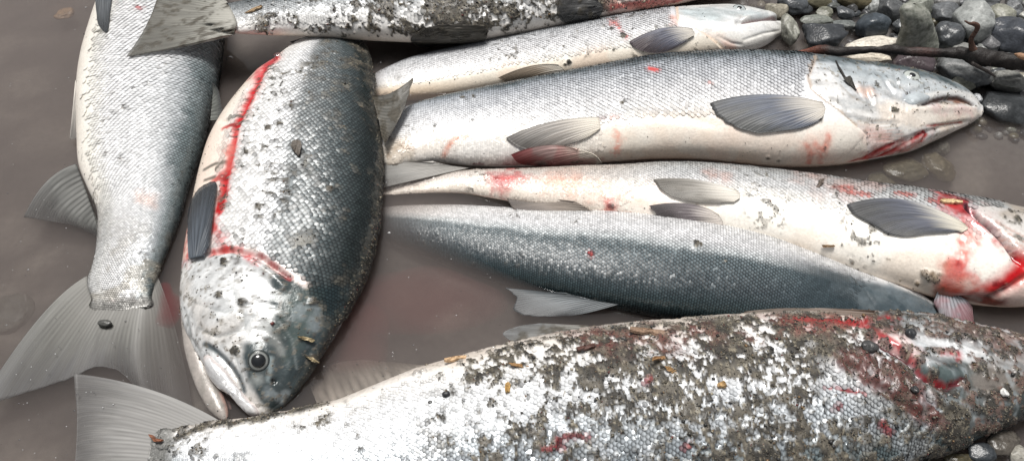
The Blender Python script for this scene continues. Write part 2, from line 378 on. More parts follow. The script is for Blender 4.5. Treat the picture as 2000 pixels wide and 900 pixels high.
    def fin(s, name, base, margin, mid=None, z=None, drape=None, off=.002, col=(.22, .24, .26), tip=None, alpha=(1, .8), rays=16,
            streak=.45, sandy=0., thick=.0007, ridge=.0003, redtip=0., seed=0, label=None, bow=0., split=.0, basec=None):
        """rays run from base to margin. Points (x, y) or (x, y, z); drape = fish whose surface carries the fin"""
        nr = rays*6+1; nl = 36
        def rail(pts, zd):
            pts = [(p[0], p[1], p[2] if len(p) > 2 else zd) for p in pts]; return smooth_poly(pts, nr)
        zb, zm = z if z is not None else (0.0, 0.0)
        A = rail(base, zb); M = rail(margin, zm); t = np.linspace(0, 1, nl)[None, :, None]
        if mid is not None:
            B = rail(mid, (zb+zm)/2); G = A[:, None]*(1-t)*(1-2*t)+4*B[:, None]*t*(1-t)+M[:, None]*t*(2*t-1)
        else: G = A[:, None]*(1-t)+M[:, None]*t
        if split:                                             # ragged outer margin
            rr = np.random.default_rng(seed).random(nr); rr = np.convolve(rr, np.ones(5)/5, 'same')
            G = G+(A-M)[:, None]*(split*(rr-.4)[:, None, None]*t**4)
        P = at(G[..., 0], G[..., 1], G[..., 2])
        if drape is not None:
            dl = drape if isinstance(drape, (list, tuple)) else [drape]; dist = np.linalg.norm(P-CAMP, axis=2)
            R = raydir(G[..., 0], G[..., 1]); R /= np.linalg.norm(R, axis=2, keepdims=True)
            st = max(1, nr//24); ii = sorted(set(list(range(0, nr, st))+[nr-1])); jj = list(range(0, nl, 3))+[nl-1]; jj = sorted(set(jj))
            H = np.zeros((len(ii), len(jj)))
            for a_, i in enumerate(ii):
                for b_, j in enumerate(jj):
                    best = dist[i, j]
                    for f in dl:
                        h = f.bvh.ray_cast(Vector(CAMP), Vector(R[i, j]))
                        if h[0] is not None: best = min(best, h[3]-off)
                    H[a_, b_] = best
            for _ in range(2):                                # ease the sheet over the body
                Hs = H.copy(); Hs[1:-1] = (H[:-2]+2*H[1:-1]+H[2:])/4; Hs[:, 1:-1] = (Hs[:, :-2]+2*Hs[:, 1:-1]+Hs[:, 2:])/4; H = np.minimum(Hs, H)
            F1 = np.array([np.interp(np.arange(nl), jj, row) for row in H]); F2 = np.array([np.interp(np.arange(nr), ii, F1[:, j]) for j in range(nl)]).T
            P = CAMP+R*F2[..., None]
        du = np.gradient(P, axis=0); dv = np.gradient(P, axis=1); N = np.cross(du, dv); N /= np.linalg.norm(N, axis=2, keepdims=True)+1e-12
        N = N*np.where(N[..., 2:3] < 0, -1, 1)
        ri = np.linspace(0, rays, nr)[:, None]; tt = np.linspace(0, 1, nl)[None, :]
        fork = np.where(tt > .5, 2, 1); wav = np.abs(np.cos(np.pi*ri*1.0)); wav2 = np.abs(np.cos(np.pi*ri*2.0)); wv = wav*(1-sstep(.35, .7, tt))+wav2*sstep(.35, .7, tt); irr = vnoise(np.stack([ri*1.0+0*tt, 0*tt+.5+0*ri, tt*1.5+0*ri], -1), 1.0, seed+41); wv = wv*(.35+.9*irr)
        edge = sstep(0, .06, tt+.0)*0+1
        lead = np.exp(-(ri/rays/.05)**2)
        th = thick*(1-.75*tt)*(1+1.2*lead)
        Pt = P+N*(th+ridge*(wv**2)*(1-.5*tt))[..., None]; Pb = P-N*th[..., None]
        q = P.copy(); rn = vnoise(np.stack([ri*1.7+0*tt, tt*2.2+0*ri, 0*tt+0*ri], -1), 1.0, seed+3); rn2 = vnoise(np.stack([ri*4+0*tt, tt*3+0*ri, 0*tt+0*ri], -1), 1.0, seed+9)
        c = np.ones(P.shape)*np.array(col); tipc = np.array(tip if tip is not None else np.array(col)*.35)
        c = mix(c, tipc, sstep(.35, 1.0, tt+.35*(rn-.5)+0*ri)*.85)
        c = c*(1-streak*(1-wv)*(.5+.8*rn2))[..., None]*(.8+.4*rn)[..., None]
        c = mix(c, np.array(col)*1.15+.03, lead*.35*(1-tt)+0*ri)
        fine = fbm(np.stack([ri*2.6+0*tt, tt*5+0*ri, 0*tt+0*ri], -1), 1.0, seed+19, 3); c = c*(.74+.52*fine)[..., None]
        if basec is not None: c = mix(c, basec, sstep(.50, .0, tt+.16*(rn-.5)+0*ri))
        if redtip: c = mix(c, (.35, .02, .03), redtip*sstep(.5, .7, fbm(P, 60, seed+2)+.25*tt))
        if sandy:
            m = sstep(1-sandy-.08, 1-sandy+.08, fbm(P, 110, seed+77, 4)); g = fbm(P, 600, seed, 2)
            c = mix(c, np.array(SAND)*.8, m*.9)*(1-m*.5+m*g)[..., None]; Pt = Pt+N*(.0008*m*g)[..., None]
        al = (alpha[0]+(alpha[1]-alpha[0])*sstep(.3, 1, tt))*(.75+.25*wv)+0*ri; al = np.clip(al*(1-.30*sstep(.45, 1, ri/rays)*tt)+lead*.3, 0, 1)
        nvt = nr*nl; F = grid_faces(nr, nl); Fb = F[:, ::-1]+nvt
        def rim(idx): return np.stack([idx[:-1], idx[1:], idx[1:]+nvt, idx[:-1]+nvt], -1)
        I = np.arange(nvt).reshape(nr, nl); R4 = np.vstack([rim(I[0]), rim(I[-1])[:, ::-1], rim(I[:, 0])[:, ::-1], rim(I[:, -1])])
        V = np.vstack([Pt.reshape(-1, 3), Pb.reshape(-1, 3)]); C2 = np.vstack([c.reshape(-1, 3)]*2)
        o = link(name, npmesh(name, V, np.vstack([F, Fb, R4]), {'Col': ('C', np.clip(C2, .003, .9)), 'alp': ('F', np.r_[al.ravel(), al.ravel()])}), M_FIN, s.root)
        if label: o['label'] = label
        return o
    def plate(s, name, poly, h=.003, col=WHITE, rough=.3, met=.2, prof=.5, seed=0, edgec=None, lines=0, nzc=.25, parent=None, label=None):
        """a plate or lip that stands proud of the head: poly in photograph points, carried on the body surface"""
        na, nr = 72, 12; C = np.array(poly, float); Q = smooth_poly(list(poly)+[poly[0]], na+1)[:-1]; c0 = C.mean(0)
        V = []; last = None; prev = None
        for r in np.linspace(0, 1, nr):
            ring = []
            for k in range(na):
                p = c0+(Q[k]-c0)*r; h_ = s.hit(p[0], p[1])
                if h_ is None: h_ = prev[k] if prev is not None else last
                if h_ is None: h_ = (at(p[0], p[1], .0), np.array([0, 0, 1.]))
                ring.append(h_); last = h_
            prev = ring; V.append([(a_+b_*(h*(1-r**6)**prof*(.75+.25*(1-r*r))-.0008*r)) for a_, b_ in ring])
        V = np.array(V); F = grid_faces(nr, na, True); R = np.linspace(0, 1, nr)[:, None]+np.zeros((nr, na))
        c = np.ones(V.shape)*np.array(col)*(1-nzc+2*nzc*fbm(V, 130, seed, 3))[..., None]
        if edgec is not None: c = mix(c, edgec, sstep(.8, .98, R))
        nn = np.cross(V[2, 1]-V[1, 1], V[1, 2]-V[1, 1])
        if nn[2] < 0: F = F
        else: F = F[:, ::-1]
        o = link(name, npmesh(name, V, F, {'Col': ('C', np.clip(c, .003, .9)), 'rgh': ('F', np.full(V.shape[:2], rough)), 'met': ('F', np.full(V.shape[:2], met))}), M_SKIN, parent or s.root)
        if label: o['label'] = label
        return o
    def eye(s, x, y, rx, ry, iris=(.55, .56, .55), pupil=.5, cloudy=False, ringc=None, off=-.001):
        h = s.hit(x, y); r = rx*mpp(x, y, h[0][2]); n = h[1]; n = n*.75+(CAMP-h[0])/np.linalg.norm(CAMP-h[0])*.25; n /= np.linalg.norm(n)
        t = np.cross(n, [0, 0, 1.]); t /= np.linalg.norm(t)+1e-9; b = np.cross(n, t); c0 = h[0]+n*off
        def dome(rad, prof, cols, up=0, cx=0, cy=0):
            na = 40; V = []; C = []
            for (rr, zz), cc in zip(prof, cols):
                for k in range(na):
                    an = 2*np.pi*k/na; V.append(c0+t*(math.cos(an)*rr*rad+cx*r)+b*(math.sin(an)*rr*rad+cy*r)+n*(zz*rad+up)); C.append(cc)
            return np.array(V), grid_faces(len(prof), na, True), np.array(C)
        ir = np.array(iris); rc = np.array(ringc if ringc else ir*.25)
        V, F, C = dome(r, [(1.18, -.25), (1.08, .06), (1.0, .14), (.93, .10), (.88, .16), (.7, .26), (.45, .33), (.2, .36), (.001, .37)], [rc*.8, rc, rc*.5, ir*.5, ir*1.1, ir, ir*.9, ir*.8, ir*.8])
        e = link('eye', npmesh('eye', V, F[:, ::-1], {'Col': ('C', C)}), M_EYE, s.root)
        pc = np.array((.16, .17, .17) if cloudy else (.006, .007, .008)); pr = r*pupil
        V, F, C = dome(pr, [(1.0, -.1), (.97, .08), (.8, .22), (.5, .34), (.2, .38), (.001, .385)], [pc*.4, pc, pc, pc*1.2, pc*1.6, pc*1.6], up=.36*r-.0 if pupil < .4 else .22*r)
        p = link('pupil', npmesh('pupil', V, F[:, ::-1], {'Col': ('C', C)}), M_EYE, e)
        return e
    def grit(s, dens_sand=2.2e5, dens_all=2500, rmin=.0005, rmax=.0014, label='grey sand grains stuck on the fish', seed=0, big=60, name='grit', maxn=14000, gs=.62):
        """loose grains lying on the skin, one object of stuff"""
        rng = np.random.default_rng(seed+500)
        A = np.linalg.norm(np.cross(np.gradient(s.P, axis=0), np.gradient(s.P, axis=1)), axis=2)
        clump = sstep(.5, .75, s.ns(40, seed+200))*3+.25
        w = A*(dens_sand*sstep(.25, .8, s.sand)+dens_all*clump)*(s.N[..., 2] > -.15); w[:3] = 0; w[-3:] = 0
        tot = min(int(w.sum()), maxn); w = (w/w.sum()).ravel()
        if tot < 5: return
        ids = rng.choice(w.size, tot, p=w); iu = ids//s.nv+rng.random(tot)-.5; iv = ids % s.nv+rng.random(tot)-.5; iu = np.clip(iu, 0, s.nu-2)
        P = s.samp(s.P, iu, iv); N = s.samp(s.N, iu, iv); sd = s.samp(s.sand, iu, iv)
        r = rmin+(rmax-rmin)*rng.random(tot)**3; bi = rng.random(tot) < big/1e4; r = np.where(bi, rmax*rng.uniform(1, 2.2, tot), r)
        V0, F0 = OCT; r = r*gs; V = V0[None]*(r[:, None]*rng.uniform(.6, 1.5, (tot, 3)))[:, None, :]
        V = V+rng.normal(0, .18, V.shape)*r[:, None, None]
        an = rng.uniform(0, 6.28, tot); ca, sa = np.cos(an)[:, None], np.sin(an)[:, None]; V[..., 0], V[..., 1] = V[..., 0]*ca-V[..., 1]*sa, V[..., 0]*sa+V[..., 1]*ca
        V[..., 2] *= .7; V = V+P[:, None]+N[:, None]*(r*.35)[:, None, None]
        pal = np.array([(.035, .035, .035), (.05, .047, .04), (.10, .09, .07), (.15, .13, .10), (.26, .23, .17), (.03, .025, .02), (.16, .10, .05), (.12, .03, .025)])
        pr = np.array([.2, .22, .2, .15, .09, .08, .04, .02]); c = pal[rng.choice(len(pal), tot, p=pr/pr.sum())]*rng.uniform(.7, 1.3, (tot, 1))
        F = (F0[None]+np.arange(tot)[:, None, None]*6).reshape(-1, 3)
        o = link(name, npmesh(name, V, F, {'Col': ('C', np.repeat(c, 6, 0))}, smooth=True), M_GRIT)
        tag(o, label, kind='stuff'); return o

def back_belly(F, stops, nz=.05, seed=0):
    """lengthwise bands of colour: stops of (fraction, colour, metal, rough, scales, rim)"""
    f = F.f+nz*(F.ns(22, seed)-.5)*2+nz*.6*(F.ns(150, seed+4)-.5)*2; f = np.clip(f, 0, 1)
    xs = [q[0] for q in stops]
    for ch in range(3): F.col[..., ch] = np.interp(f, xs, [q[1][ch] for q in stops])
    F.met = np.interp(f, xs, [q[2] for q in stops]); F.rgh = np.interp(f, xs, [q[3] for q in stops])
    F.scl = np.interp(f, xs, [q[4] for q in stops]); F.rim = np.interp(f, xs, [q[5] for q in stops])
    F.col *= (1+.10*(F.ns(70, seed+8)-.5)*2)[..., None]

# ------------------------------------------------------------------ salmon at far left, tail towards the camera
A = Fish('silver salmon at far left with its forked tail nearest the camera',
    [(181, 606, 290, 600, .000), (178, 585, 296, 578, .001), (170, 550, 308, 545, .001), (182, 510, 322, 510, .002), (189, 460, 342, 455, .003), (188, 415, 357, 415, .003),
     (168, 372, 368, 378, .004), (150, 330, 382, 340, .004), (145, 280, 400, 290, .005), (144, 220, 416, 235, .006), (147, 160, 432, 175, .006), (154, 105, 441, 115, .006),
     (168, 55, 446, 60, .006), (187, 0, 447, 0, .006), (205, -60, 440, -60, .006), (225, -120, 425, -120, .006), (250, -175, 400, -175, .006)], k=.5, cap0=.12)
back_belly(A, [(0, CREAM, .05, .35, .15, .15), (.10, (.78, .76, .70), .1, .35, .5, .2), (.22, (.78, .78, .78), .12, .36, 1, .2), (.60, (.74, .75, .76), .15, .34, 1, .3), (.76, (.50, .53, .55), .15, .34, 1, .5),
    (.84, (.26, .30, .31), .12, .32, 1, .7), (.94, (.10, .125, .13), .1, .3, 1, .75), (1, DARK, .1, .25, 1, .7)], nz=.05, seed=1)
A.blend((.13, .17, .18), sstep(.70, .80, A.f)*sstep(.50, .58, A.ns(34, 77, 4))*.6, rim=.8)
A.rim = np.maximum(A.rim, .85*sstep(.22, .02, A.u))
A.area([(196, 600), (195, 618), (290, 615), (292, 590), (240, 596)], 14, (.62, .14, .10), .55, freq=120, seed=4, thr=.45)
A.area([(190, 570), (190, 620), (290, 615), (292, 575)], 24, (.45, .42, .34), .35, freq=90, seed=6, thr=.5)
A.area([(265, 395), (270, 380), (300, 385), (300, 400), (280, 405)], 12, (.75, .48, .38), .5)
A.line([(205, 0), (213, 20), (208, 55), (196, 62)], 5, (.16, .15, .12), .7)
A.line([(302, 120), (303, 200), (296, 270), (287, 330), (275, 420), (255, 520)], 2.2, (.38, .40, .41), .55, nz=.5)
A.line([(268, 14), (276, 17)], 4, BLOOD, 1, nz=.3)
A.dirt(sstep(.64, .72, A.ns(190, 41, 3))*sstep(.55, .70, A.ns(22, 43))*.8, h=.0006)
A.lump(155, 150, 25, 60, .002)
A.blend((.62, .62, .61), sstep(.22, .08, A.u)*sstep(.3, .1, A.f), scl=1, rim=.6, met=.15)
A.blend((.34, .31, .25), sstep(.16, .03, A.u)*sstep(.42, .60, A.ns(90, 55, 4))*.65)
A.tailblend = sstep(.022, .012, A.u+.012*(A.ns(260, 5)-.5)); A.blend((.24, .235, .22), A.tailblend)
A.finish()
A.scales(rows=46, size=1.22, tilt=.12, glint=.14, seed=1, u0=.003)
A.grit(dens_all=1800, label='dark sand specks on the far left salmon', seed=1)
A.fin('anal_fin', [(150, 322), (168, 372), (192, 440)], [(47, 424), (85, 430), (140, 440), (190, 462)], mid=[(92, 356), (118, 400), (190, 452)], z=(.004, -.006), col=(.15, .15, .142), tip=(.06, .06, .06), alpha=(1, .8), rays=14, seed=2)
A.fin('tail_fin', [(172, 540), (176, 566), (190, 590), (235, 596), (276, 590), (296, 566), (308, 542)],
      [(-48, 800, -.004), (0, 783, -.006), (60, 764, -.007), (146, 735, -.007), (190, 716, -.008), (225, 722, -.010), (280, 770, -.015), (340, 830, -.026), (385, 850, -.028)],
      mid=[(72, 628, -.002), (92, 672, -.003), (130, 680, -.003), (180, 668, -.003), (225, 668, -.004), (268, 690, -.006), (315, 700, -.014), (338, 690, -.017), (352, 680, -.020)], z=(.001, -.006),
      col=(.15, .15, .138), tip=(.07, .074, .078), alpha=(1, .9), basec=(.21, .205, .19), rays=34, streak=.14, ridge=.00006, seed=3, split=.03)
A.fin('pelvic_fin', [(150, 158, .022), (160, 185, .022)], [(137, 272, .004), (146, 272, .008), (152, 240, .014)], col=(.45, .42, .38), tip=(.15, .14, .13), rays=7, seed=4)
A.fin('pectoral_fin', [(186, -20), (222, -20)], [(188, 20), (193, 50), (206, 64), (216, 20)], drape=A, off=.004, col=(.12, .13, .14), rays=9, seed=5)
A.fin('dorsal_fin', [(418, 176, .02), (412, 236, .018)], [(415, 163, .030), (421, 168, .030), (432, 204, .028), (438, 234, .024)], col=(.17, .175, .16), tip=(.08, .08, .08), rays=9, seed=6)

# ------------------------------------------------------------------ salmon head down in the middle left
B = Fish('blue backed salmon lying head down with an open mouth and a bleeding belly slit',
    [(618, 62, 660, 58, -.012), (600, 80, 684, 74, -.008), (565, 103, 708, 92, .000), (530, 132, 722, 120, .006), (492, 162, 729, 160, .009), (455, 203, 735, 212, .011), (425, 245, 742, 262, .012),
     (402, 290, 748, 308, .012), (388, 338, 747, 352, .012), (376, 392, 743, 405, .012), (367, 445, 737, 452, .012), (358, 500, 724, 505, .011), (353, 550, 705, 556, .010), (352, 600, 678, 605, .009),
     (362, 650, 650, 655, .008), (385, 695, 618, 706, .006), (414, 735, 588, 750, .004), (445, 768, 556, 786, .002), (474, 795, 530, 806, .000)], k=.5, nu=520, cap=.45)
back_belly(B, [(0, (.72, .60, .50), .05, .35, 0, .1), (.09, (.80, .74, .66), .05, .35, .2, .15), (.16, (.74, .73, .71), .1, .36, 1, .35), (.36, (.82, .82, .82), .15, .34, 1, .5), (.45, (.60, .61, .62), .15, .33, 1, .7),
    (.51, (.24, .262, .27), .06, .38, 1, .9), (.75, (.085, .105, .11), .08, .3, 1, .9), (.90, (.022, .030, .030), .05, .22, .9, .75), (1, (.010, .013, .013), 0, .22, .5, .6)], nz=.03, seed=2)
hd = sstep(485, 520, B.py+(B.px-420)*-.22*0-12*np.sin((B.px-350)/120))            # head: no scales
headmask = np.where(inside(B.px, B.py, [(330, 520), (400, 490), (452, 484), (510, 498), (560, 535), (598, 560), (650, 640), (700, 600), (760, 640), (600, 900), (330, 900)]), 1., 0.)
B.scl *= 1-headmask
hn = B.ns(60, 9, 4)
B.blend((.62, .63, .63), headmask, met=.12, rough=.32); sk = np.stack([B.P[..., 0]*.5+B.P[..., 1]*.4, B.P[..., 0]*-2.2+B.P[..., 1]*1.6, B.P[..., 2]], -1)
B.col *= (1-.32*headmask*sstep(.45, .75, fbm(sk, 60, 91, 4)))[..., None]; B.blend((.50, .43, .36), headmask*sstep(.5, .7, B.ns(26, 93, 4))*.4); B.blend((.80, .80, .79), headmask*sstep(.55, .75, fbm(sk, 45, 95, 3))*.7)
B.area([(555, 520), (600, 548), (640, 560), (700, 560), (640, 680), (600, 760), (540, 805), (512, 790), (484, 742), (476, 700), (480, 672), (500, 664), (528, 650), (536, 610), (522, 575), (530, 545)], 9, (.022, .036, .040), .97, nz=.35, freq=70, seed=2, met=.05, rough=.24)
B.area([(560, 560), (600, 560), (625, 640), (560, 700), (545, 640)], 30, (.08, .11, .10), .5, freq=60, seed=12)
B.area([(487, 722), (520, 728), (518, 748), (500, 755), (485, 742)], 10, (.34, .36, .35), .8)
B.line([(530, 700), (528, 720), (524, 742)], 5, (.30, .36, .37), .6, freq=300)
B.area([(495, 640), (528, 655), (548, 690), (540, 640), (520, 615)], 12, (.40, .41, .39), .5)
B.headtex(headmask*sstep(.5, .7, B.f), (.3, 1, 0), .4, 6, .06)
B.line([(412, 494), (452, 485), (500, 490), (526, 512), (560, 530), (598, 556)], 8, (.76, .66, .62), .9, nz=.3, scl=0)
B.line([(508, 497), (530, 513), (566, 544)], 6, (.26, .03, .03), .9, nz=.5)
B.groove([(400, 496), (452, 489), (502, 500), (530, 520), (572, 548)], 5, .0055, 'v')
B.groove([(400, 510), (452, 500), (495, 510), (530, 535), (560, 566)], 9, .003, 'r')
B.area([(466, 497), (480, 490), (504, 505), (506, 522), (494, 518), (480, 508)], 6, (.48, .010, .012), .95, nz=.5, freq=150)
B.line([(412, 495), (445, 484), (470, 486)], 7, (.50, .03, .03), .7, nz=.9)
# the belly slit and the blood along it
slit = [(540, 112), (520, 130), (505, 158), (498, 175), (487, 200), (470, 232), (462, 250), (455, 290), (446, 330), (440, 352), (436, 380), (428, 410)]
B.line(slit, 13, (.66, .30, .24), .45, nz=.8, freq=90, scl=.1)
B.line(slit, 6.5, (.50, .006, .010), 1, nz=.75, freq=160, scl=0, rim=0, rough=.12, solid=True)
B.line(slit[-5:], 8.5, (.46, .006, .010), 1, nz=.9, freq=170, scl=0, rough=.12, solid=True, seed=9)
B.scl *= 1-sstep(12, 8, seg_dist(B.px, B.py, slit)[0])
B.line([(436, 252), (450, 246), (466, 246)], 4, (.48, .006, .010), 1, nz=.5, scl=0, solid=True)
B.line([(455, 290), (444, 300)], 5, (.46, .006, .012), .9, nz=.8)
B.line([(420, 352), (438, 345), (442, 372), (436, 395), (428, 412)], 8, (.48, .006, .010), 1, nz=.9, freq=200, scl=0, solid=True)
B.area([(545, 100), (520, 112), (492, 135), (490, 165), (505, 160), (525, 130)], 10, (.60, .10, .11), .85)
B.groove(slit, 3.5, .002, 'v'); B.groove([(p[0]-12, p[1]) for p in slit], 6, .0013, 'r')
B.area([(372, 400), (362, 470), (358, 520), (372, 500), (398, 470), (420, 455), (432, 470), (420, 490), (440, 484), (430, 440), (412, 400)], 14, (.48, .02, .02), .9, freq=140, seed=7, solid=True, scl=0)
B.area([(425, 250), (455, 255), (450, 330), (420, 360), (392, 400), (378, 390), (400, 300)], 30, (.74, .50, .40), .35, freq=60)
for p, w in (([(398, 332), (410, 325), (424, 318)], 3), ([(424, 330), (432, 320), (437, 317)], 5), ([(400, 352), (420, 345)], 3), ([(470, 226), (445, 232)], 3)): B.line(p, w, (.10, .09, .07), .9)
B.groove([(450, 238), (438, 236), (428, 240)], 4, .003, 'v')
# mouth: corner crease above the upper lip
B.groove([(402, 672), (416, 683), (435, 702), (452, 722), (466, 745), (474, 768)], 5.5, .003, 'v'); B.line([(402, 672), (416, 681), (437, 698), (455, 718), (468, 740), (476, 764)], 7, (.07, .09, .10), .95, nz=.2)
B.groove([(375, 560), (372, 610), (380, 660)], 6, .0015, 'v'); B.groove([(505, 640), (540, 660), (556, 700), (540, 750)], 12, .002, 'v')
for pl, w_, h_ in (([(388, 640), (425, 658), (468, 645), (500, 612)], 5, .0016), ([(448, 556), (470, 600), (482, 652)], 5, .0014), ([(380, 590), (440, 610), (500, 590), (545, 600)], 7, .0012), ([(470, 672), (462, 700), (476, 740)], 5, .0016), ([(360, 600), (372, 660), (392, 690)], 4, .0016), ([(540, 620), (570, 660), (580, 720)], 7, .0012)):
    B.groove(pl, w_, h_, 'v'); B.line(pl, 2.2, (.20, .22, .22), .45, nz=.8)
B.line([(531, 742), (536, 746)], 4, (.01, .012, .012), 1, nz=.1); B.groove([(529, 741), (538, 747)], 4, .0025, 'v')
B.lump(500, 700, 34, 32, .004); B.lump(430, 600, 60, 60, .002)
# dirt: rows of dark flecks, and mud down the right hand edge
fl = sstep(.60, .64, B.ns(230, 21, 3)+.08*sstep(.45, .6, B.ns(30, 22)))*sstep(.38, .55, B.ns(20, 23))*sstep(.1, .2, B.f)*sstep(.62, .5, B.f)*(1-headmask)
B.dirt(fl*.95, h=.0012, seed=3, c1=(.09, .085, .07))
B.dirt(sstep(.58, .66, B.ns(60, 25, 4))*sstep(.45, .55, B.f)*sstep(.97, .9, B.f)*.55*(1-headmask), h=.0008, c1=(.17, .15, .12), seed=5)
ed = sstep(.93, .985, B.f+.06*(B.ns(60, 26)-.5)); B.dirt(ed*(.9-.4*headmask), h=.003, c1=(.05, .05, .045), c2=(.02, .022, .02), seed=6); B.scl *= 1-ed
B.dirt(headmask*sstep(.65, .70, B.ns(300, 28, 3)+.10*sstep(.45, .62, B.ns(40, 29)))*.6, h=.0005, seed=8, c1=(.16, .14, .11), c2=(.07, .06, .05))
B.dirt(headmask*sstep(.60, .9, B.f)*sstep(.57, .63, B.ns(110, 128, 4))*.35, h=.0006, c1=(.13, .11, .08), seed=18)
B.dirt(sstep(250, 90, B.py)*sstep(.40, .60, B.f)*sstep(.45, .6, B.ns(90, 33, 3))*.8, h=.001, seed=9)
for x, y, r in ((545, 242, 10), (525, 250, 8), (480, 298, 9), (645, 370, 12), (580, 290, 12), (508, 405, 8), (460, 683, 11), (508, 425, 7), (430, 575, 10), (475, 590, 9), (612, 700, 10), (610, 590, 12), (440, 510, 11)):
    d = np.hypot(B.px-x, (B.py-y)*1.1)+r*1.6*(B.ns(130, 35)-.5); B.dirt(sstep(r, r*.6, d), h=.002, seed=10)
B.finish()
B.scales(rows=58, size=1.18, tilt=.16, glint=.20, seed=2, u0=.02, u1=.9)
B.grit(dens_sand=2.6e5, dens_all=5000, label='dark grit and mud specks on the head down salmon', seed=2)
B.eye(505, 704, 19, 17, iris=(.19, .20, .19), pupil=.74, ringc=(.03, .04, .04))
B.plate('maxilla', [(396, 694), (404, 690), (418, 702), (440, 722), (458, 746), (474, 766), (486, 780), (505, 800), (508, 812), (494, 812), (474, 788), (454, 770), (432, 756), (414, 738), (402, 718)], h=.0055, col=(.66, .66, .66), seed=4, edgec=(.62, .55, .53))
B.fin('dorsal_fin', [(726, 186, .020), (738, 225, .020), (748, 268, .018)], [(808, 150, .040), (799, 185, .036), (784, 225, .030), (752, 282, .022)], mid=[(765, 182, .034), (770, 200, .03), (764, 235, .026), (750, 275, .02)], col=(.15, .145, .13), tip=(.09, .085, .075), alpha=(1, .97), rays=14, streak=.3, sandy=.55, seed=5, split=.08, label='sandy grey dorsal fin')
B.fin('pectoral_fin', [(372, 506), (398, 500)], [(367, 455), (370, 405), (392, 366), (420, 355), (418, 400), (410, 480)], drape=B, off=.006, col=(.085, .10, .12), tip=(.04, .045, .05), rays=11, seed=6, ridge=.0012)
def jaw_part():
    J = Fish.__new__(Fish); return J
# lower jaw: a part of its own, swung open
def horn(F, name, pts, k=.8, col=CREAM, nu=60, nv=40, paint=None):
    """a lofted limb-like part, pts: (x1, y1, x2, y2, z)"""
    S = np.array(pts, float); L = at(S[:, 0], S[:, 1], S[:, 4]); R = at(S[:, 2], S[:, 3], S[:, 4]); C = (L+R)/2; n = R-L; a = np.linalg.norm(n, axis=1)/2; n = n/(2*a[:, None])
    d = np.r_[0, np.cumsum(np.linalg.norm(C[1:]-C[:-1], axis=1))]; q = np.linspace(0, d[-1], nu); W = herm(d, np.hstack([C, n, a[:, None]]), q)
    tp = np.sqrt(np.clip(1-((np.linspace(0, 1, nu)-.9)/.1).clip(0, 1)**2, .01, 1))
    C = W[:, :3]; n = W[:, 3:6]; a = W[:, 6]*tp; ph = np.linspace(0, 2*np.pi, nv, endpoint=False)
    P = C[:, None]+n[:, None]*(a[:, None]*-np.cos(ph))[..., None]; P[..., 2] += a[:, None]*k*np.sin(ph)
    c = np.ones(P.shape)*np.array(col)*(.85+.3*fbm(P, 80, 5))[..., None]
    if paint: c = paint(P, c, np.linspace(0, 1, nu)[:, None]+0*ph, -np.cos(ph)[None]+np.zeros((nu, 1)))
    F_ = grid_faces(nu, nv, True); nn = np.cross(P[1, nv//4]-P[0, nv//4], P[0, nv//4+1]-P[0, nv//4])
    if nn[2] < 0: F_ = F_[:, ::-1]
    sh = P.shape[:2]
    return link(name, npmesh(name, P, F_[:, ::-1] if False else F_, {'Col': ('C', c), 'rgh': ('F', np.full(sh, .3)), 'met': ('F', np.full(sh, .05))}), M_SKIN, F.root)
horn(B, 'lower_jaw', [(352, 590, 392, 590, .004), (355, 640, 398, 640, .004), (362, 690, 404, 690, .003), (375, 735, 418, 730, .000), (392, 775, 436, 768, -.002), (412, 806, 446, 800, -.004), (430, 824, 450, 820, -.005)], k=.6, col=(.33, .30, .275),
     paint=lambda P, c, u, v: mix(mix(c, (.42, .24, .19), sstep(.55, .95, v)*.8), (.20, .19, .17), sstep(.5, .62, fbm(P, 160, 3, 4))*.6))
horn(B, 'tongue', [(414, 745, 424, 742, -.006), (424, 765, 436, 762, -.008), (438, 788, 448, 784, -.010), (448, 800, 454, 798, -.012)], k=.6, col=(.36, .22, .20))

# ------------------------------------------------------------------ large open eyed salmon, second row right
E = Fish('large silver salmon with a clear pale eye, its snout pointing to the stones',
    [(742, 238, 742, 322, .000), (765, 222, 765, 330, .001), (800, 204, 800, 324, .003), (850, 192, 850, 320, .005), (920, 178, 920, 326, .007), (1000, 162, 1000, 328, .009), (1080, 147, 1080, 327, .010), (1180, 128, 1180, 320, .011),
     (1280, 111, 1280, 314, .012), (1367, 104, 1367, 315, .012), (1450, 103, 1450, 323, .012), (1530, 106, 1530, 331, .012), (1600, 111, 1600, 331, .012), (1670, 121, 1665, 325, .012),
     (1740, 129, 1728, 314, .011), (1800, 140, 1785, 300, .010), (1845, 155, 1835, 277, .009), (1880, 172, 1872, 257, .008), (1902, 190, 1902, 241, .007), (1913, 203, 1914, 230, .006)], k=.5, nu=560, cap=.35)
back_belly(E, [(0, (.05, .07, .08), .1, .3, 1, .5), (.02, (.16, .19, .21), .1, .33, 1, .6), (.06, (.42, .45, .49), .15, .34, 1, .6), (.15, (.66, .68, .71), .12, .35, 1, .6), (.36, (.80, .80, .81), .1, .36, 1, .50),
    (.52, (.80, .80, .79), .2, .35, .9, .25), (.60, (.82, .77, .70), .05, .38, .25, .1), (.8, CREAM, 0, .38, 0, .1), (.95, (.76, .66, .56), 0, .38, 0, .1), (1, (.55, .38, .32), 0, .35, 0, .1)], nz=.025, seed=3)
E.scl = np.maximum(E.scl, sstep(.44, .30, E.u)*sstep(1.0, .9, E.f)); E.blend((.80, .78, .75), sstep(.42, .25, E.u)*sstep(.5, .65, E.f)*.8)
E.blend((.42, .44, .48), sstep(.30, .20, E.f)*sstep(.05, .12, E.f)*sstep(.52, .62, E.ns(30, 51, 3))*.35)
E.area([(748, 282), (790, 285), (800, 300), (790, 318), (768, 345), (745, 345)], 22, (.10, .075, .05), .85, freq=60, scl=.3)
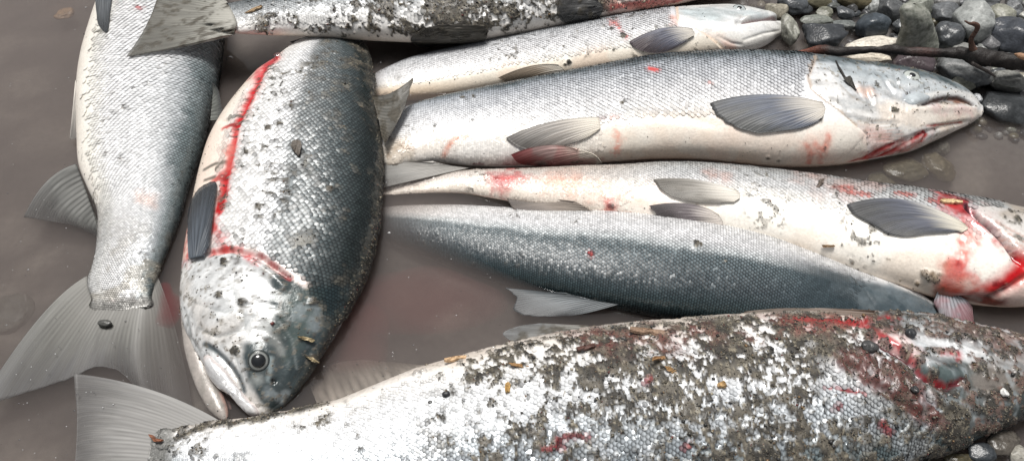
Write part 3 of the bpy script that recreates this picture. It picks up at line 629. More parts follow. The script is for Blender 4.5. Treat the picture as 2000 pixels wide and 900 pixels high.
E.area([(770, 270), (812, 285), (800, 310), (770, 300)], 26, (.34, .22, .12), .4)
ehead = np.where(inside(E.px, E.py, [(1600, 80), (1596, 115), (1580, 151), (1586, 176), (1616, 200), (1650, 226), (1690, 262), (1700, 340), (1960, 340), (1960, 80)]), 1., 0.)
ecol = np.where(inside(E.px, E.py, [(1590, 90), (1587, 130), (1568, 160), (1572, 185), (1540, 205), (1500, 230), (1500, 340), (1700, 350), (1960, 340), (1960, 80)]), 1., 0.)
E.scl *= 1-ecol; E.blend((.74, .73, .71), ehead*.85*sstep(.03, .08, E.f), met=.2, rough=.3)
E.area([(1600, 112), (1700, 118), (1740, 130), (1840, 150), (1895, 185), (1870, 190), (1800, 170), (1740, 150), (1640, 150), (1600, 140)], 16, (.42, .47, .50), .65, freq=50, seed=3)
E.area([(1640, 104), (1700, 116), (1800, 132), (1850, 150), (1890, 178), (1850, 164), (1780, 140), (1700, 128)], 7, (.055, .08, .09), .9)
E.area([(1640, 160), (1720, 165), (1760, 180), (1800, 175), (1790, 200), (1700, 200), (1650, 190)], 20, (.50, .55, .60), .5, seed=5)
E.area([(1770, 178), (1800, 172), (1850, 176), (1860, 184), (1810, 190), (1785, 205), (1762, 200)], 9, (.36, .40, .44), .7)
E.headtex(ehead, (1, -.25, 0), .42, 1)
E.line([(1592, 112), (1578, 150), (1583, 176), (1612, 200), (1645, 222), (1672, 246)], 4.5, (.42, .31, .22), .75, nz=.7)
E.area([(1600, 108), (1700, 116), (1800, 132), (1850, 150), (1892, 180), (1850, 166), (1780, 143), (1700, 131), (1640, 124), (1600, 122)], 9, (.045, .065, .072), .85)
E.area([(1640, 128), (1700, 134), (1780, 150), (1850, 170), (1880, 186), (1830, 180), (1740, 168), (1650, 160)], 20, (.34, .40, .43), .5, seed=13)
E.groove([(1594, 110), (1579, 150), (1584, 175), (1614, 200), (1648, 226), (1690, 262)], 5, .004, 'step', w2=50)
E.groove([(1585, 108), (1568, 150), (1570, 185), (1600, 215)], 8, .002, 'v')
E.groove([(1660, 150), (1680, 175), (1720, 205), (1760, 225)], 4, .0012, 'v'); E.groove([(1700, 150), (1735, 160), (1765, 150)], 6, .0012, 'r')
E.line([(1640, 165), (1665, 190), (1700, 204)], 1.6, (.35, .32, .28), .8, nz=.2)
for k in range(7):                                        # gill rays under the cover
    y0 = 232+k*6.5; pl = [(1676+k*4, y0+4), (1710+k*4, y0+2), (1745+k*5, y0-1+k*1.2)]
    E.groove(pl, 2.1, .0013, 'v'); E.line([(p[0], p[1]+1) for p in pl], 1.7, (.50, .22, .16) if k > 2 else (.50, .42, .34), .55, nz=.8)
E.area([(1680, 250), (1735, 255), (1745, 275), (1710, 292), (1690, 280)], 14, (.72, .40, .33), .4)
# lips and jaw
for pl, w_, h_ in (([(1700, 128), (1690, 165), (1704, 205), (1740, 232)], 6, .0022), ([(1640, 150), (1668, 170), (1690, 200)], 5, .0014), ([(1745, 140), (1752, 165), (1780, 176), (1808, 168)], 5, .0018), ([(1650, 225), (1700, 238), (1760, 240)], 5, .0018), ([(1720, 150), (1745, 185), (1765, 192)], 5, .0014), ([(1625, 130), (1680, 140), (1730, 136)], 6, .0012)):
    E.groove(pl, w_, h_, 'v'); E.groove([(p[0]+6, p[1]-5) for p in pl], w_, h_*.6, 'r'); E.line(pl, 2.4, (.30, .32, .33), .5, nz=.8)
E.area([(1672, 165), (1700, 172), (1712, 186), (1690, 190), (1670, 180)], 10, (.68, .42, .30), .6)
E.dirt(ehead*sstep(.64, .69, E.ns(230, 161, 3))*.7, h=.0005, c1=(.20, .17, .12), seed=19)
E.line([(1778, 193), (1830, 184), (1870, 181), (1898, 190)], 7, (.66, .65, .63), .8, nz=.3)
E.line([(1806, 204), (1822, 196), (1845, 190), (1870, 190), (1890, 197), (1900, 204)], 3.6, (.05, .022, .018), 1, nz=.15)
E.area([(1810, 204), (1830, 195), (1868, 190), (1896, 199), (1882, 206), (1850, 205)], 5, (.05, .022, .018), 1, nz=.2)
E.area([(1858, 194), (1880, 194), (1892, 201), (1872, 203)], 5, (.40, .20, .13), .8)
E.groove([(1796, 205), (1822, 198), (1845, 193), (1870, 192), (1890, 198), (1904, 206)], 3.6, .0042, 'v', taper=False)
E.groove([(1780, 200), (1805, 192), (1835, 183), (1862, 180), (1888, 187)], 5, .0014, 'r')
E.groove([(1765, 190), (1785, 178), (1820, 168), (1850, 168)], 5, .0018, 'v')
E.groove([(1770, 215), (1820, 212), (1870, 210), (1905, 214)], 7, .002, 'r')
E.area([(1700, 200), (1800, 207), (1900, 207), (1915, 220), (1880, 243), (1760, 250), (1720, 235)], 10, (.80, .70, .60), .7)
E.area([(1825, 212), (1850, 210), (1893, 212), (1890, 222), (1850, 222)], 14, (.70, .46, .44), .5, nz=1, freq=120)
E.area([(1640, 326), (1700, 300), (1740, 283), (1780, 268), (1815, 256), (1808, 275), (1760, 300), (1720, 318), (1680, 330)], 12, (.55, .09, .08), .8, freq=90, seed=3, rough=.2)
for pl, w in (([(1655, 322), (1690, 308), (1731, 286), (1760, 276)], 4), ([(1700, 314), (1750, 292), (1790, 270), (1808, 258)], 3), ([(1810, 246), (1850, 243), (1880, 240)], 2.5), ([(1804, 256), (1812, 262), (1800, 276)], 2.5), ([(1690, 325), (1740, 312)], 3)):
    E.line(pl, w, (.42, .012, .015), .95, nz=.5, rough=.15); E.groove(pl, 3, .0016, 'v')
E.groove([(1740, 290), (1785, 266), (1810, 258), (1860, 244), (1900, 236)], 5, .0025, 'v')
for p in ([(1575, 285), (1583, 298), (1580, 318)], [(1600, 300), (1604, 320)], [(1615, 268), (1610, 295)], [(1590, 282), (1605, 292)]):
    E.line(p, 7, (.62, .12, .08), .75, nz=1, freq=130)
E.area([(1560, 275), (1625, 262), (1630, 320), (1570, 328)], 24, (.74, .40, .30), .35, freq=70)
E.area([(1196, 232), (1210, 232), (1214, 270), (1208, 305), (1196, 305), (1204, 270)], 10, (.70, .16, .10), .8, freq=150, thr=.42, seed=5)
E.area([(1165, 228), (1190, 226), (1186, 233), (1168, 233)], 4, (.12, .02, .02), .9)
E.line([(915, 264), (895, 268), (878, 285), (868, 305)], 5, (.68, .24, .16), .8, nz=1, freq=160)
E.line([(1268, 134), (1286, 138)], 5.5, (.55, .05, .04), .95, nz=.25, scl=0); E.line([(1385, 163), (1391, 166)], 3, (.6, .15, .1), .8)
E.line([(925, 321), (942, 320)], 3.5, (.22, .03, .06), .9, nz=.2)
E.area([(990, 318), (1060, 322), (1180, 312), (1180, 324), (1050, 332), (960, 332)], 12, (.34, .02, .025), .85, solid=True)
E.line([(905, 328), (1000, 330), (1050, 330), (1180, 321), (1300, 317), (1420, 322)], 7, (.26, .010, .014), .95, nz=.5, rough=.12)
E.line([(1380, 200), (1440, 196), (1500, 205)], 14, (.80, .80, .80), .3); E.lump(1500, 260, 160, 40, .002); E.groove([(1080, 222), (1200, 214), (1320, 226), (1420, 250)], 12, .0018, 'v')
E.area([(1280, 240), (1420, 255), (1560, 270), (1540, 300), (1300, 290)], 50, (.78, .56, .44), .35, freq=26, seed=9)
E.dirt(sstep(.60, .66, E.ns(170, 61, 3))*sstep(.60, .72, E.ns(24, 63))*.8, h=.0009, seed=3)
for x, y, r in ((1215, 201, 7), (1220, 196, 4), (905, 192, 7), (925, 190, 5), (922, 235, 3), (1747, 215, 9), (1745, 228, 4), (1520, 313, 5), (1497, 243, 5), (1610, 288, 5), (1500, 308, 4), (1600, 236, 5)):
    d = np.hypot(E.px-x, (E.py-y)*1.3)+r*1.6*(E.ns(150, 35)-.5); E.dirt(sstep(r, r*.6, d), h=.0015, seed=10)
E.blend((.72, .52, .36), sstep(.50, .72, E.ns(16, 191, 3))*sstep(.4, .6, E.f)*.28); E.blend((.80, .76, .68), sstep(.52, .7, E.ns(60, 192, 3))*sstep(.4, .6, E.f)*.4); E.disp += .0007*(E.ns(55, 193, 3)-.5)+.0003*(E.ns(260, 194, 2)-.5)
E.finish()
E.scales(rows=50, size=1.20, tilt=.15, glint=.12, seed=3, u0=.02, u1=.86, hi=1.02)
E.grit(dens_all=2600, label='dark sand specks on the open eyed salmon', seed=3)
E.eye(1781, 149, 16, 12, iris=(.46, .49, .46), pupil=.5, cloudy=False, ringc=(.16, .18, .18))
E.plate('maxilla', [(1762, 196), (1770, 186), (1790, 181), (1806, 183), (1818, 190), (1812, 198), (1796, 204), (1776, 205)], h=.0022, col=(.46, .50, .52), seed=5)
E.fin('pectoral_fin', [(1606, 201), (1612, 212), (1608, 226)], [(1386, 202), (1398, 222), (1428, 243), (1472, 259), (1520, 257), (1570, 246), (1600, 232)], mid=[(1490, 186), (1510, 208), (1530, 228), (1550, 243), (1575, 246), (1592, 240), (1602, 232)], drape=E, off=.0025, col=(.13, .15, .20), tip=(.10, .10, .09), alpha=(1, 1), split=.05, rays=18, streak=.6, basec=(.66, .62, .56), ridge=.0006, seed=7)
E.fin('pelvic_fin', [(1170, 231), (1172, 250), (1158, 262)], [(988, 270), (1000, 280), (1025, 291), (1062, 292), (1100, 285), (1140, 272)], mid=[(1072, 240), (1085, 256), (1100, 270), (1115, 276), (1130, 275), (1145, 270)], drape=E, off=.0025, col=(.36, .33, .30), tip=(.10, .095, .09), basec=(.72, .67, .58), alpha=(1, .92), rays=13, streak=.4, ridge=.0005, seed=8, sandy=.12)
E.fin('pelvic_fin', [(1130, 292), (1165, 305), (1176, 318)], [(998, 302), (1008, 315), (1050, 325), (1100, 326), (1150, 324)], mid=[(1066, 284), (1070, 300), (1090, 312), (1120, 320), (1150, 322)], drape=E, off=.004, col=(.52, .36, .34), tip=(.05, .02, .018), basec=(.72, .67, .58), alpha=(1, .95), rays=13, redtip=.35, sandy=.25, seed=9, label='blood darkened pelvic fin', ridge=.0005)
E.fin('anal_fin', [(845, 316, .008), (880, 323, .006), (916, 328, .004)], [(738, 318, .000), (742, 345, -.003), (746, 367, -.004)], col=(.36, .345, .32), tip=(.20, .20, .19), alpha=(1, .8), rays=12, streak=.3, seed=10)

# ------------------------------------------------------------------ smaller salmon behind it
D = Fish('pale salmon behind the open eyed one, its white chin next to the mottled stone',
    [(720, 150, 722, 184, -.014), (735, 140, 736, 192, -.012), (775, 122, 778, 197, -.008), (850, 102, 853, 193, -.003), (950, 80, 953, 177, .001), (1050, 60, 1054, 161, .003), (1150, 41, 1154, 146, .004), (1245, 25, 1248, 132, .005),
     (1320, 15, 1322, 122, .005), (1380, 11, 1382, 114, .005), (1430, 10, 1428, 108, .005), (1475, 17, 1468, 102, .005), (1508, 27, 1500, 88, .005), (1525, 37, 1524, 70, .005)], k=.52, nu=440, cap=.5)
back_belly(D, [(0, (.40, .42, .44), .1, .35, 1, .45), (.08, (.60, .61, .63), .12, .35, 1, .45), (.3, (.76, .76, .77), .1, .36, 1, .4), (.5, (.78, .77, .75), .15, .36, .8, .2), (.65, (.80, .74, .64), 0, .38, .2, .1), (1, (.74, .62, .48), 0, .38, 0, .1)], nz=.03, seed=4)
D.blend((.62, .48, .34), sstep(.3, .1, D.u)*sstep(.5, .8, D.f)*.7)
dh = np.where(inside(D.px, D.py, [(1318, -10), (1322, 22), (1328, 40), (1370, 58), (1410, 86), (1425, 110), (1600, 120), (1600, -10)]), 1., 0.)
dc = np.where(inside(D.px, D.py, [(1300, -10), (1310, 30), (1320, 48), (1355, 62), (1300, 130), (1600, 130), (1600, -10)]), 1., 0.)
D.scl *= 1-dc; D.blend((.74, .73, .70), dh*.8, met=.15, rough=.32)
D.area([(1325, 14), (1440, 12), (1480, 22), (1515, 34), (1490, 36), (1440, 32), (1400, 40), (1340, 34)], 12, (.42, .50, .52), .65)
D.area([(1335, 20), (1372, 22), (1400, 45), (1380, 56), (1345, 42)], 12, (.60, .68, .70), .5)
D.headtex(dh, (1, -.2, 0), .3, 2)
D.groove([(1318, 12), (1323, 40), (1362, 58), (1395, 80), (1410, 95)], 3.6, .003, 'step', w2=40); D.line([(1322, 14), (1324, 38), (1366, 60), (1398, 84)], 3, (.66, .50, .38), .8, nz=.3)
D.area([(1310, 30), (1322, 38), (1325, 54), (1312, 52)], 7, (.70, .30, .20), .7)
D.line([(1452, 42), (1470, 38), (1486, 36), (1510, 33), (1520, 36)], 2.6, (.16, .10, .10), .9, nz=.1)
D.groove([(1440, 44), (1470, 39), (1490, 36), (1530, 36)], 3.4, .0055, 'v', taper=False)
D.groove([(1450, 36), (1470, 30), (1500, 25), (1520, 30)], 4, .002, 'r'); D.groove([(1442, 40), (1455, 28), (1480, 22)], 3.5, .002, 'v'); D.groove([(1450, 80), (1490, 66), (1525, 60)], 3, .0015, 'v')
D.groove([(1400, 70), (1430, 85), (1452, 88)], 3, .0015, 'v')
D.area([(1410, 80), (1435, 84), (1440, 100), (1415, 104)], 9, (.72, .42, .34), .6)
D.area([(1190, 40), (1205, 42), (1216, 58), (1230, 72), (1222, 76), (1210, 60), (1192, 48)], 6, (.62, .12, .10), .85, freq=200, thr=.38)
D.blend((.72, .44, .28), sstep(.55, .66, D.ns(20, 91))*sstep(.4, .6, D.f)*.25)
D.dirt(sstep(.60, .66, D.ns(190, 61, 3))*sstep(.52, .66, D.ns(26, 63))*.75, h=.0008, seed=4)
for x, y, r in ((1194, 57, 6), (1217, 71, 7), (1198, 97, 4), (1110, 122, 6), (1103, 126, 4), (1100, 92, 4)):
    d = np.hypot(D.px-x, (D.py-y)*1.3)+r*1.6*(D.ns(150, 35)-.5); D.dirt(sstep(r, r*.6, d), h=.0015, seed=10)
D.finish()
D.scales(rows=38, size=1.20, tilt=.15, glint=.12, seed=4, u0=.02, u1=.82)
D.grit(dens_all=3200, label='dark sand specks on the pale salmon behind', seed=4)
D.eye(1444, 17, 12, 7, iris=(.42, .46, .46), pupil=.5)
D.fin('pectoral_fin', [(1352, 58), (1356, 68), (1345, 76)], [(1229, 82), (1238, 92), (1262, 102), (1290, 104), (1320, 94), (1340, 82)], mid=[(1292, 57), (1300, 72), (1310, 82), (1322, 86), (1332, 84), (1342, 79)], drape=D, off=.0025, col=(.14, .15, .20), tip=(.10, .075, .075), rays=14, streak=.5, basec=(.66, .62, .56), seed=11, ridge=.0006)
D.fin('pelvic_fin', [(1090, 127), (1102, 138), (1096, 150)], [(973, 152), (985, 160), (1015, 166), (1060, 160)], mid=[(1034, 130), (1045, 142), (1056, 152), (1076, 156)], drape=D, off=.0025, col=(.36, .29, .22), tip=(.15, .12, .09), basec=(.72, .67, .58), rays=12, streak=.35, seed=12, ridge=.0005)

# ------------------------------------------------------------------ belly up salmon in front of it
Ff = Fish('belly up salmon with a cream belly and a torn bloody throat at right',
    [(745, 371, 745, 380, -.012), (790, 361, 790, 378, -.009), (850, 345, 850, 377, -.005), (905, 334, 905, 378, .000), (970, 331, 966, 388, .004), (1050, 329, 1042, 402, .008), (1130, 325, 1122, 414, .010), (1210, 323, 1200, 428, .012), (1300, 318, 1288, 443, .013),
     (1400, 321, 1385, 458, .014), (1500, 331, 1480, 476, .014), (1600, 343, 1572, 505, .014), (1700, 358, 1662, 538, .014), (1800, 370, 1752, 564, .014), (1890, 386, 1840, 588, .014),
     (1960, 400, 1935, 603, .014), (2040, 414, 2025, 604, .014), (2120, 435, 2110, 590, .012), (2190, 465, 2185, 565, .010)], k=.55, nu=560)
F_ = Ff
back_belly(F_, [(0, (.34, .35, .35), .3, .34, 1, .3), (.06, (.56, .57, .57), .3, .34, 1, .35), (.2, (.70, .70, .70), .25, .35, 1, .3), (.33, (.78, .76, .72), .1, .36, .6, .2), (.42, (.80, .775, .72), 0, .36, .05, .1),
    (.8, (.82, .78, .71), 0, .36, 0, .1), (.93, (.78, .70, .60), 0, .36, 0, .1), (1, (.62, .42, .36), 0, .35, 0, .1)], nz=.03, seed=5)
tl = sstep(.42, .28, F_.u); F_.scl = np.maximum(F_.scl, tl*sstep(1, .85, F_.f)*.9); F_.blend((.72, .60, .50), tl*.5)
F_.area([(950, 332), (1000, 333), (1035, 340), (985, 372), (965, 386), (955, 360)], 18, (.50, .03, .035), .85, freq=60, solid=True)
F_.area([(1040, 355), (1130, 350), (1190, 375), (1280, 380), (1270, 392), (1180, 392), (1100, 378), (1060, 378)], 26, (.78, .34, .22), .55, freq=45)
F_.area([(1182, 392), (1200, 390), (1206, 405), (1196, 412), (1184, 408)], 8, (.62, .12, .10), .8); F_.line([(1191, 402), (1198, 403)], 5, (.12, .01, .02), 1, nz=.1); F_.lump(1195, 403, 14, 9, .0012)
F_.line([(1150, 418), (1185, 412), (1240, 420), (1310, 436)], 5, (.60, .16, .12), .75, nz=.8)
F_.line([(1060, 404), (1120, 408), (1180, 420), (1300, 441), (1420, 460), (1520, 482), (1600, 510)], 2.4, (.28, .03, .03), .6, nz=.6)
F_.area([(1375, 335), (1430, 335), (1425, 352), (1390, 350)], 15, (.66, .30, .20), .5); F_.area([(1560, 342), (1720, 362), (1700, 378), (1600, 368)], 26, (.66, .34, .26), .35, freq=90)
for p in ([(1628, 366), (1665, 368)], [(1750, 378), (1785, 382)], [(1815, 392), (1860, 398)], [(1640, 372), (1700, 382)]): F_.line(p, 4.5, (.55, .10, .07), .8, nz=.9, freq=160)
# torn throat
wound = [(1828, 384), (1890, 388), (1905, 408), (1945, 440), (1985, 478), (2010, 500), (2010, 520), (1975, 500), (1930, 466), (1890, 440), (1850, 412)]
F_.area(wound, 18, (.48, .02, .025), .95, freq=80, nz=.8, scl=0, rough=.12, solid=True)
F_.line([(1886, 402), (1908, 422), (1932, 442), (1962, 470), (1985, 500), (2005, 520)], 8, (.06, .012, .02), 1, nz=.4, rough=.1)
F_.groove([(1886, 402), (1908, 422), (1932, 442), (1962, 470), (1985, 500), (2005, 520)], 9, .010, 'v')
F_.groove([(1870, 402), (1895, 425), (1922, 450), (1950, 478), (1975, 510)], 7, .004, 'r')
F_.area([(1912, 400), (2010, 405), (2060, 430), (2060, 520), (2005, 500), (1962, 458), (1925, 424)], 12, (.56, .53, .50), .85, met=.1, scl=0)
for k in range(5): pl = [(1945+k*6, 432+k*13), (1975+k*5, 448+k*12), (2010, 466+k*11)]; F_.groove(pl, 2.4, .0016, 'v'); F_.line(pl, 2, (.45, .25, .20), .7)
F_.area([(1870, 445), (1895, 440), (1910, 460), (1905, 490), (1880, 520), (1895, 545), (1870, 556), (1845, 530), (1862, 500), (1850, 470)], 18, (.72, .10, .06), .75, freq=60, thr=.36)
F_.area([(1838, 515), (1875, 512), (1890, 545), (1880, 560), (1850, 548)], 20, (.52, .03, .03), .8, solid=True)
F_.line([(1845, 565), (1880, 576), (1925, 575), (1965, 556), (2000, 528), (2030, 510)], 26, (.44, .006, .009), 1, nz=.5, freq=70, rough=.1, solid=True)
F_.line([(1835, 575), (1870, 588), (1920, 596), (1960, 588)], 12, (.14, .008, .008), 1, nz=.5)
F_.area([(1955, 572), (2005, 555), (2040, 560), (2040, 610), (1960, 605)], 12, (.60, .42, .38), .7)
F_.groove([(1860, 585), (1930, 585), (1975, 562), (2010, 535)], 7, .005, 'v')
F_.area([(1960, 400), (2020, 402), (2020, 425), (1960, 420)], 16, (.26, .20, .14), .6)
for x, y, r in ((1822, 541, 17), (1805, 532, 8), (1360, 480, 0), (1357, 478, 0), (1988, 428, 9), (1603, 356, 6), (1540, 390, 3), (1790, 552, 6), (1758, 545, 4), (1645, 478, 3)):
    if r: d = np.hypot(F_.px-x, (F_.py-y)*1.1)+r*2.0*(F_.ns(170, 35)-.5); F_.dirt(sstep(r, r*.6, d), h=.0015, seed=10)
F_.dirt(sstep(.60, .66, F_.ns(190, 61, 3))*sstep(.56, .70, F_.ns(24, 66))*.8, h=.0008, seed=5)
F_.lump(1830, 500, 90, 60, .003); F_.groove([(1880, 380), (1950, 395), (2010, 402)], 5, .001, 'r')
F_.blend((.72, .52, .36), sstep(.50, .72, F_.ns(16, 191, 3))*sstep(.4, .6, F_.f)*.28); F_.blend((.80, .76, .68), sstep(.52, .7, F_.ns(60, 192, 3))*sstep(.4, .6, F_.f)*.4); F_.disp += .0007*(F_.ns(55, 193, 3)-.5)+.0003*(F_.ns(260, 194, 2)-.5)
F_.finish()
F_.scales(rows=40, size=1.2, tilt=.15, glint=.12, seed=5, u0=.02, u1=.80)
F_.grit(dens_all=2600, label='dark sand specks on the belly up salmon', seed=5)
F_.fin('pectoral_fin', [(1884, 440), (1890, 446), (1878, 454)], [(1654, 400), (1664, 415), (1700, 436), (1735, 456), (1765, 462), (1810, 458), (1850, 456)], mid=[(1765, 392), (1775, 410), (1790, 428), (1810, 440), (1830, 448), (1850, 450), (1866, 452)], drape=F_, off=.0025, col=(.13, .14, .18), tip=(.08, .08, .075), rays=18, streak=.6, basec=(.70, .66, .56), seed=13, ridge=.0006)
F_.fin('pelvic_fin', [(1440, 374), (1446, 384), (1434, 394)], [(1276, 351), (1288, 368), (1308, 382), (1335, 391), (1365, 396), (1405, 398)], mid=[(1355, 352), (1350, 366), (1355, 380), (1370, 388), (1390, 392), (1415, 395)], drape=F_, off=.003, col=(.30, .28, .25), tip=(.12, .11, .095), basec=(.74, .70, .63), alpha=(.95, .72), split=.05, rays=13, streak=.35, sandy=.22, seed=14, ridge=.0005)
F_.fin('pelvic_fin', [(1404, 420), (1412, 434), (1408, 450)], [(1268, 402), (1280, 418), (1296, 434), (1325, 446), (1370, 452)], mid=[(1344, 398), (1340, 414), (1345, 430), (1360, 442), (1385, 450)], drape=F_, off=.0025, col=(.24, .21, .22), tip=(.06, .055, .055), basec=(.72, .66, .60), alpha=(.95, .75), split=.05, rays=13, streak=.4, sandy=.1, seed=15, label='grey pelvic fin with a dark base', ridge=.0005)
F_.fin('anal_fin', [(1120, 392, .02), (1150, 408, .018), (1172, 420, .012)], [(990, 388, .006), (1000, 405, .006), (1024, 424, .008)], mid=[(1055, 388, .012), (1075, 404, .012), (1095, 416, .012)], col=(.34, .29, .25), tip=(.10, .085, .08), rays=13, streak=.45, seed=16, ridge=.0006)
F_.fin('pectoral_fin', [(1826, 572, .010), (1878, 580, .010)], [(1832, 600, .004), (1842, 628, .002), (1868, 640, .000), (1897, 634, .000), (1898, 600, .004)], col=(.36, .37, .40), tip=(.20, .20, .21), rays=10, seed=17, redtip=.35, label='hanging grey pectoral fin stained with blood', thick=.003)

# ------------------------------------------------------------------ dark backed salmon, half sunk
G = Fish('dark blue backed salmon half sunk in the water with its back towards the camera',
    [(690, 414, 690, 452, -.036), (725, 408, 725, 460, -.031), (760, 404, 758, 472, -.027), (820, 402, 812, 492, -.021), (900, 402, 890, 524, -.016), (1000, 408, 986, 556, -.010), (1100, 412, 1086, 582, -.004), (1200, 414, 1188, 604, .001), (1300, 424, 1286, 622, .004),
     (1400, 438, 1384, 636, .005), (1500, 462, 1480, 646, .005), (1590, 494, 1572, 652, .004), (1670, 524, 1655, 652, .002), (1740, 549, 1728, 648, .000), (1795, 573, 1788, 642, -.003), (1835, 600, 1830, 636, -.006)], k=.5, nu=480, cap=.5)
back_belly(G, [(0, (.76, .76, .76), .3, .34, 1, .35), (.16, (.74, .74, .75), .12, .36, 1, .45), (.25, (.50, .53, .54), .1, .36, 1, .6), (.31, (.13, .165, .18), .02, .44, 1, .9), (.6, (.066, .085, .097), .02, .40, 1, .9), (.85, (.035, .055, .06), .1, .22, 1, .8), (1, DARK, .1, .2, 1, .7)], nz=.03, seed=6)
G.blend((.66, .60, .54), sstep(.30, .1, G.u)*sstep(.35, .1, G.f)*.5)
G.blend((.040, .058, .068), sstep(.70, .82, G.u)*sstep(.06, .20, G.f)*.92, rim=.35, rough=.2); G.scl *= 1-sstep(.80, .90, G.u+.05*(G.f-.5)+.05*(G.ns(60, 8)-.5)); G.headtex(sstep(.78, .86, G.u), (1, -.3, 0), .12, 5, .03); G.blend((.13, .16, .18), sstep(.74, .80, G.u)*sstep(.50, .62, G.ns(26, 5, 4))*.6)
G.groove([(1660, 534), (1690, 570), (1715, 610), (1720, 645)], 6, .0022, 'step', w2=60); G.groove([(1700, 545), (1760, 570), (1820, 602)], 8, .002, 'r')
G.dirt(sstep(.62, .68, G.ns(190, 61, 3))*sstep(.60, .72, G.ns(24, 63))*.7, h=.0008, seed=6)
for x, y, r in ((1360, 478, 9), (1368, 480, 5), (1417, 510, 5), (1155, 496, 4)):
    d = np.hypot(G.px-x, (G.py-y)*1.1)+r*1.4*(G.ns(170, 35)-.5); G.dirt(sstep(r, r*.6, d), h=.0025, seed=10)
G.line([(1153, 494), (1157, 500)], 5, (.35, .03, .03), .9)
G.finish()
G.scales(rows=50, size=1.14, tilt=.15, glint=.15, seed=6, u0=.02, u1=.89)
G.grit(dens_all=2200, label='dark sand specks on the half sunk salmon', seed=6)
G.fin('dorsal_fin', [(1105, 572, .006), (1150, 584, .006), (1208, 594, .006)], [(988, 562, -.002), (1006, 582, -.002), (1002, 604, -.003), (1045, 617, -.003), (1110, 616, -.002)], mid=[(1048, 568, .002), (1075, 584, .001), (1110, 600, .001), (1150, 610, .001)], col=(.13, .145, .155), tip=(.08, .085, .09), alpha=(1, .85), rays=14, streak=.4, seed=18, split=.1)

# ------------------------------------------------------------------ sandy salmon across the top
Cc = Fish('sand caked salmon across the top edge with its tail lying over another fish',
    [(432, 6, 440, 66, .052), (455, 2, 462, 70, .050), (500, -4, 506, 71, .046), (560, -18, 566, 71, .042), (640, -36, 644, 76, .038), (716, -50, 718, 81, .036), (800, -60, 802, 85, .034), (900, -68, 902, 86, .032), (1000, -72, 1002, 71, .030), (1080, -74, 1084, 56, .028),
     (1170, -76, 1176, 38, .026), (1250, -80, 1256, 23, .024), (1330, -88, 1336, 8, .022), (1400, -90, 1406, -12, .020), (1450, -78, 1454, -36, .02)], k=.5, nu=480)
C_ = Cc
back_belly(C_, [(0, (.1, .12, .13), .1, .3, 1, .6), (.4, (.55, .57, .58), .1, .35, 1, .5), (.6, (.70, .70, .69), .1, .36, 1, .5), (.8, (.76, .74, .71), .05, .36, .2, .15), (1, (.78, .68, .58), 0, .36, 0, .1)], nz=.04, seed=7)
m = sstep(.50, .545, C_.ns(34, 101, 4)*.42+C_.ns(120, 103, 3)*.32+C_.ns(360, 104, 2)*.26+.04*sstep(560, 900, C_.px)-.10*sstep(.80, .95, C_.f))
C_.dirt(m*sstep(470, 520, C_.px), h=.0022, seed=7)
C_.blend((.66, .40, .34), sstep(1170, 1200, C_.px)*.6, scl=.1)
for p, w, c in (([(1195, 14), (1245, 8), (1300, 4)], 8, (.60, .14, .12)), ([(1225, 18), (1260, 12), (1330, 2)], 5, (.70, .30, .24)), ([(1300, 8), (1340, -4)], 4, (.25, .02, .03)), ([(1210, 2), (1250, -6)], 6, (.74, .66, .60))): C_.line(p, w, c, .85, nz=.7)
C_.groove([(1190, -20), (1215, 5), (1250, 14)], 6, .004, 'v')
C_.finish('body')
C_.scales(rows=34, size=1.22, tilt=.2, glint=.14, seed=7, u0=.015, u1=.8)
C_.grit(dens_sand=5.0e5, dens_all=6000, label='grey sand and grit caked on the top edge salmon', seed=7, rmax=.0018, big=200, gs=.5, maxn=22000)
C_.fin('tail_fin', [(436, -2), (452, 20), (462, 45), (458, 68)], [(345, -70), (312, -15), (300, 20), (280, 62), (248, 111)], mid=[(395, -35), (380, 0), (372, 30), (365, 58), (350, 92)], z=(.050, .050), drape=[A, C_], off=.006, col=(.22, .215, .19), tip=(.13, .125, .11), basec=(.40, .39, .35), alpha=(1, 1), rays=26, streak=.3, sandy=.45, seed=19, thick=.0018, label='sandy grey tail fin lying across the silver salmon')
C_.fin('pelvic_fin', [(945, 50), (952, 62), (946, 78)], [(860, 48), (818, 62), (802, 79), (812, 88), (860, 90), (920, 86)], drape=C_, off=.005, col=(.13, .12, .10), tip=(.06, .055, .05), rays=12, sandy=.5, seed=20, thick=.002)
C_.fin('anal_fin', [(600, 72, .02), (660, 76, .02), (705, 78, .02)], [(566, 82, .010), (590, 94, .008), (640, 98, .006), (700, 90, .010)], col=(.12, .12, .12), tip=(.06, .06, .06), rays=12, seed=21)
C_.fin('pectoral_fin', [(1165, 2), (1176, 14), (1172, 30)], [(1130, -12), (1092, 2), (1088, 24), (1098, 42), (1130, 46), (1162, 38)], drape=C_, off=.005, col=(.10, .10, .10), tip=(.05, .05, .05), rays=11, sandy=.35, seed=22, thick=.002)

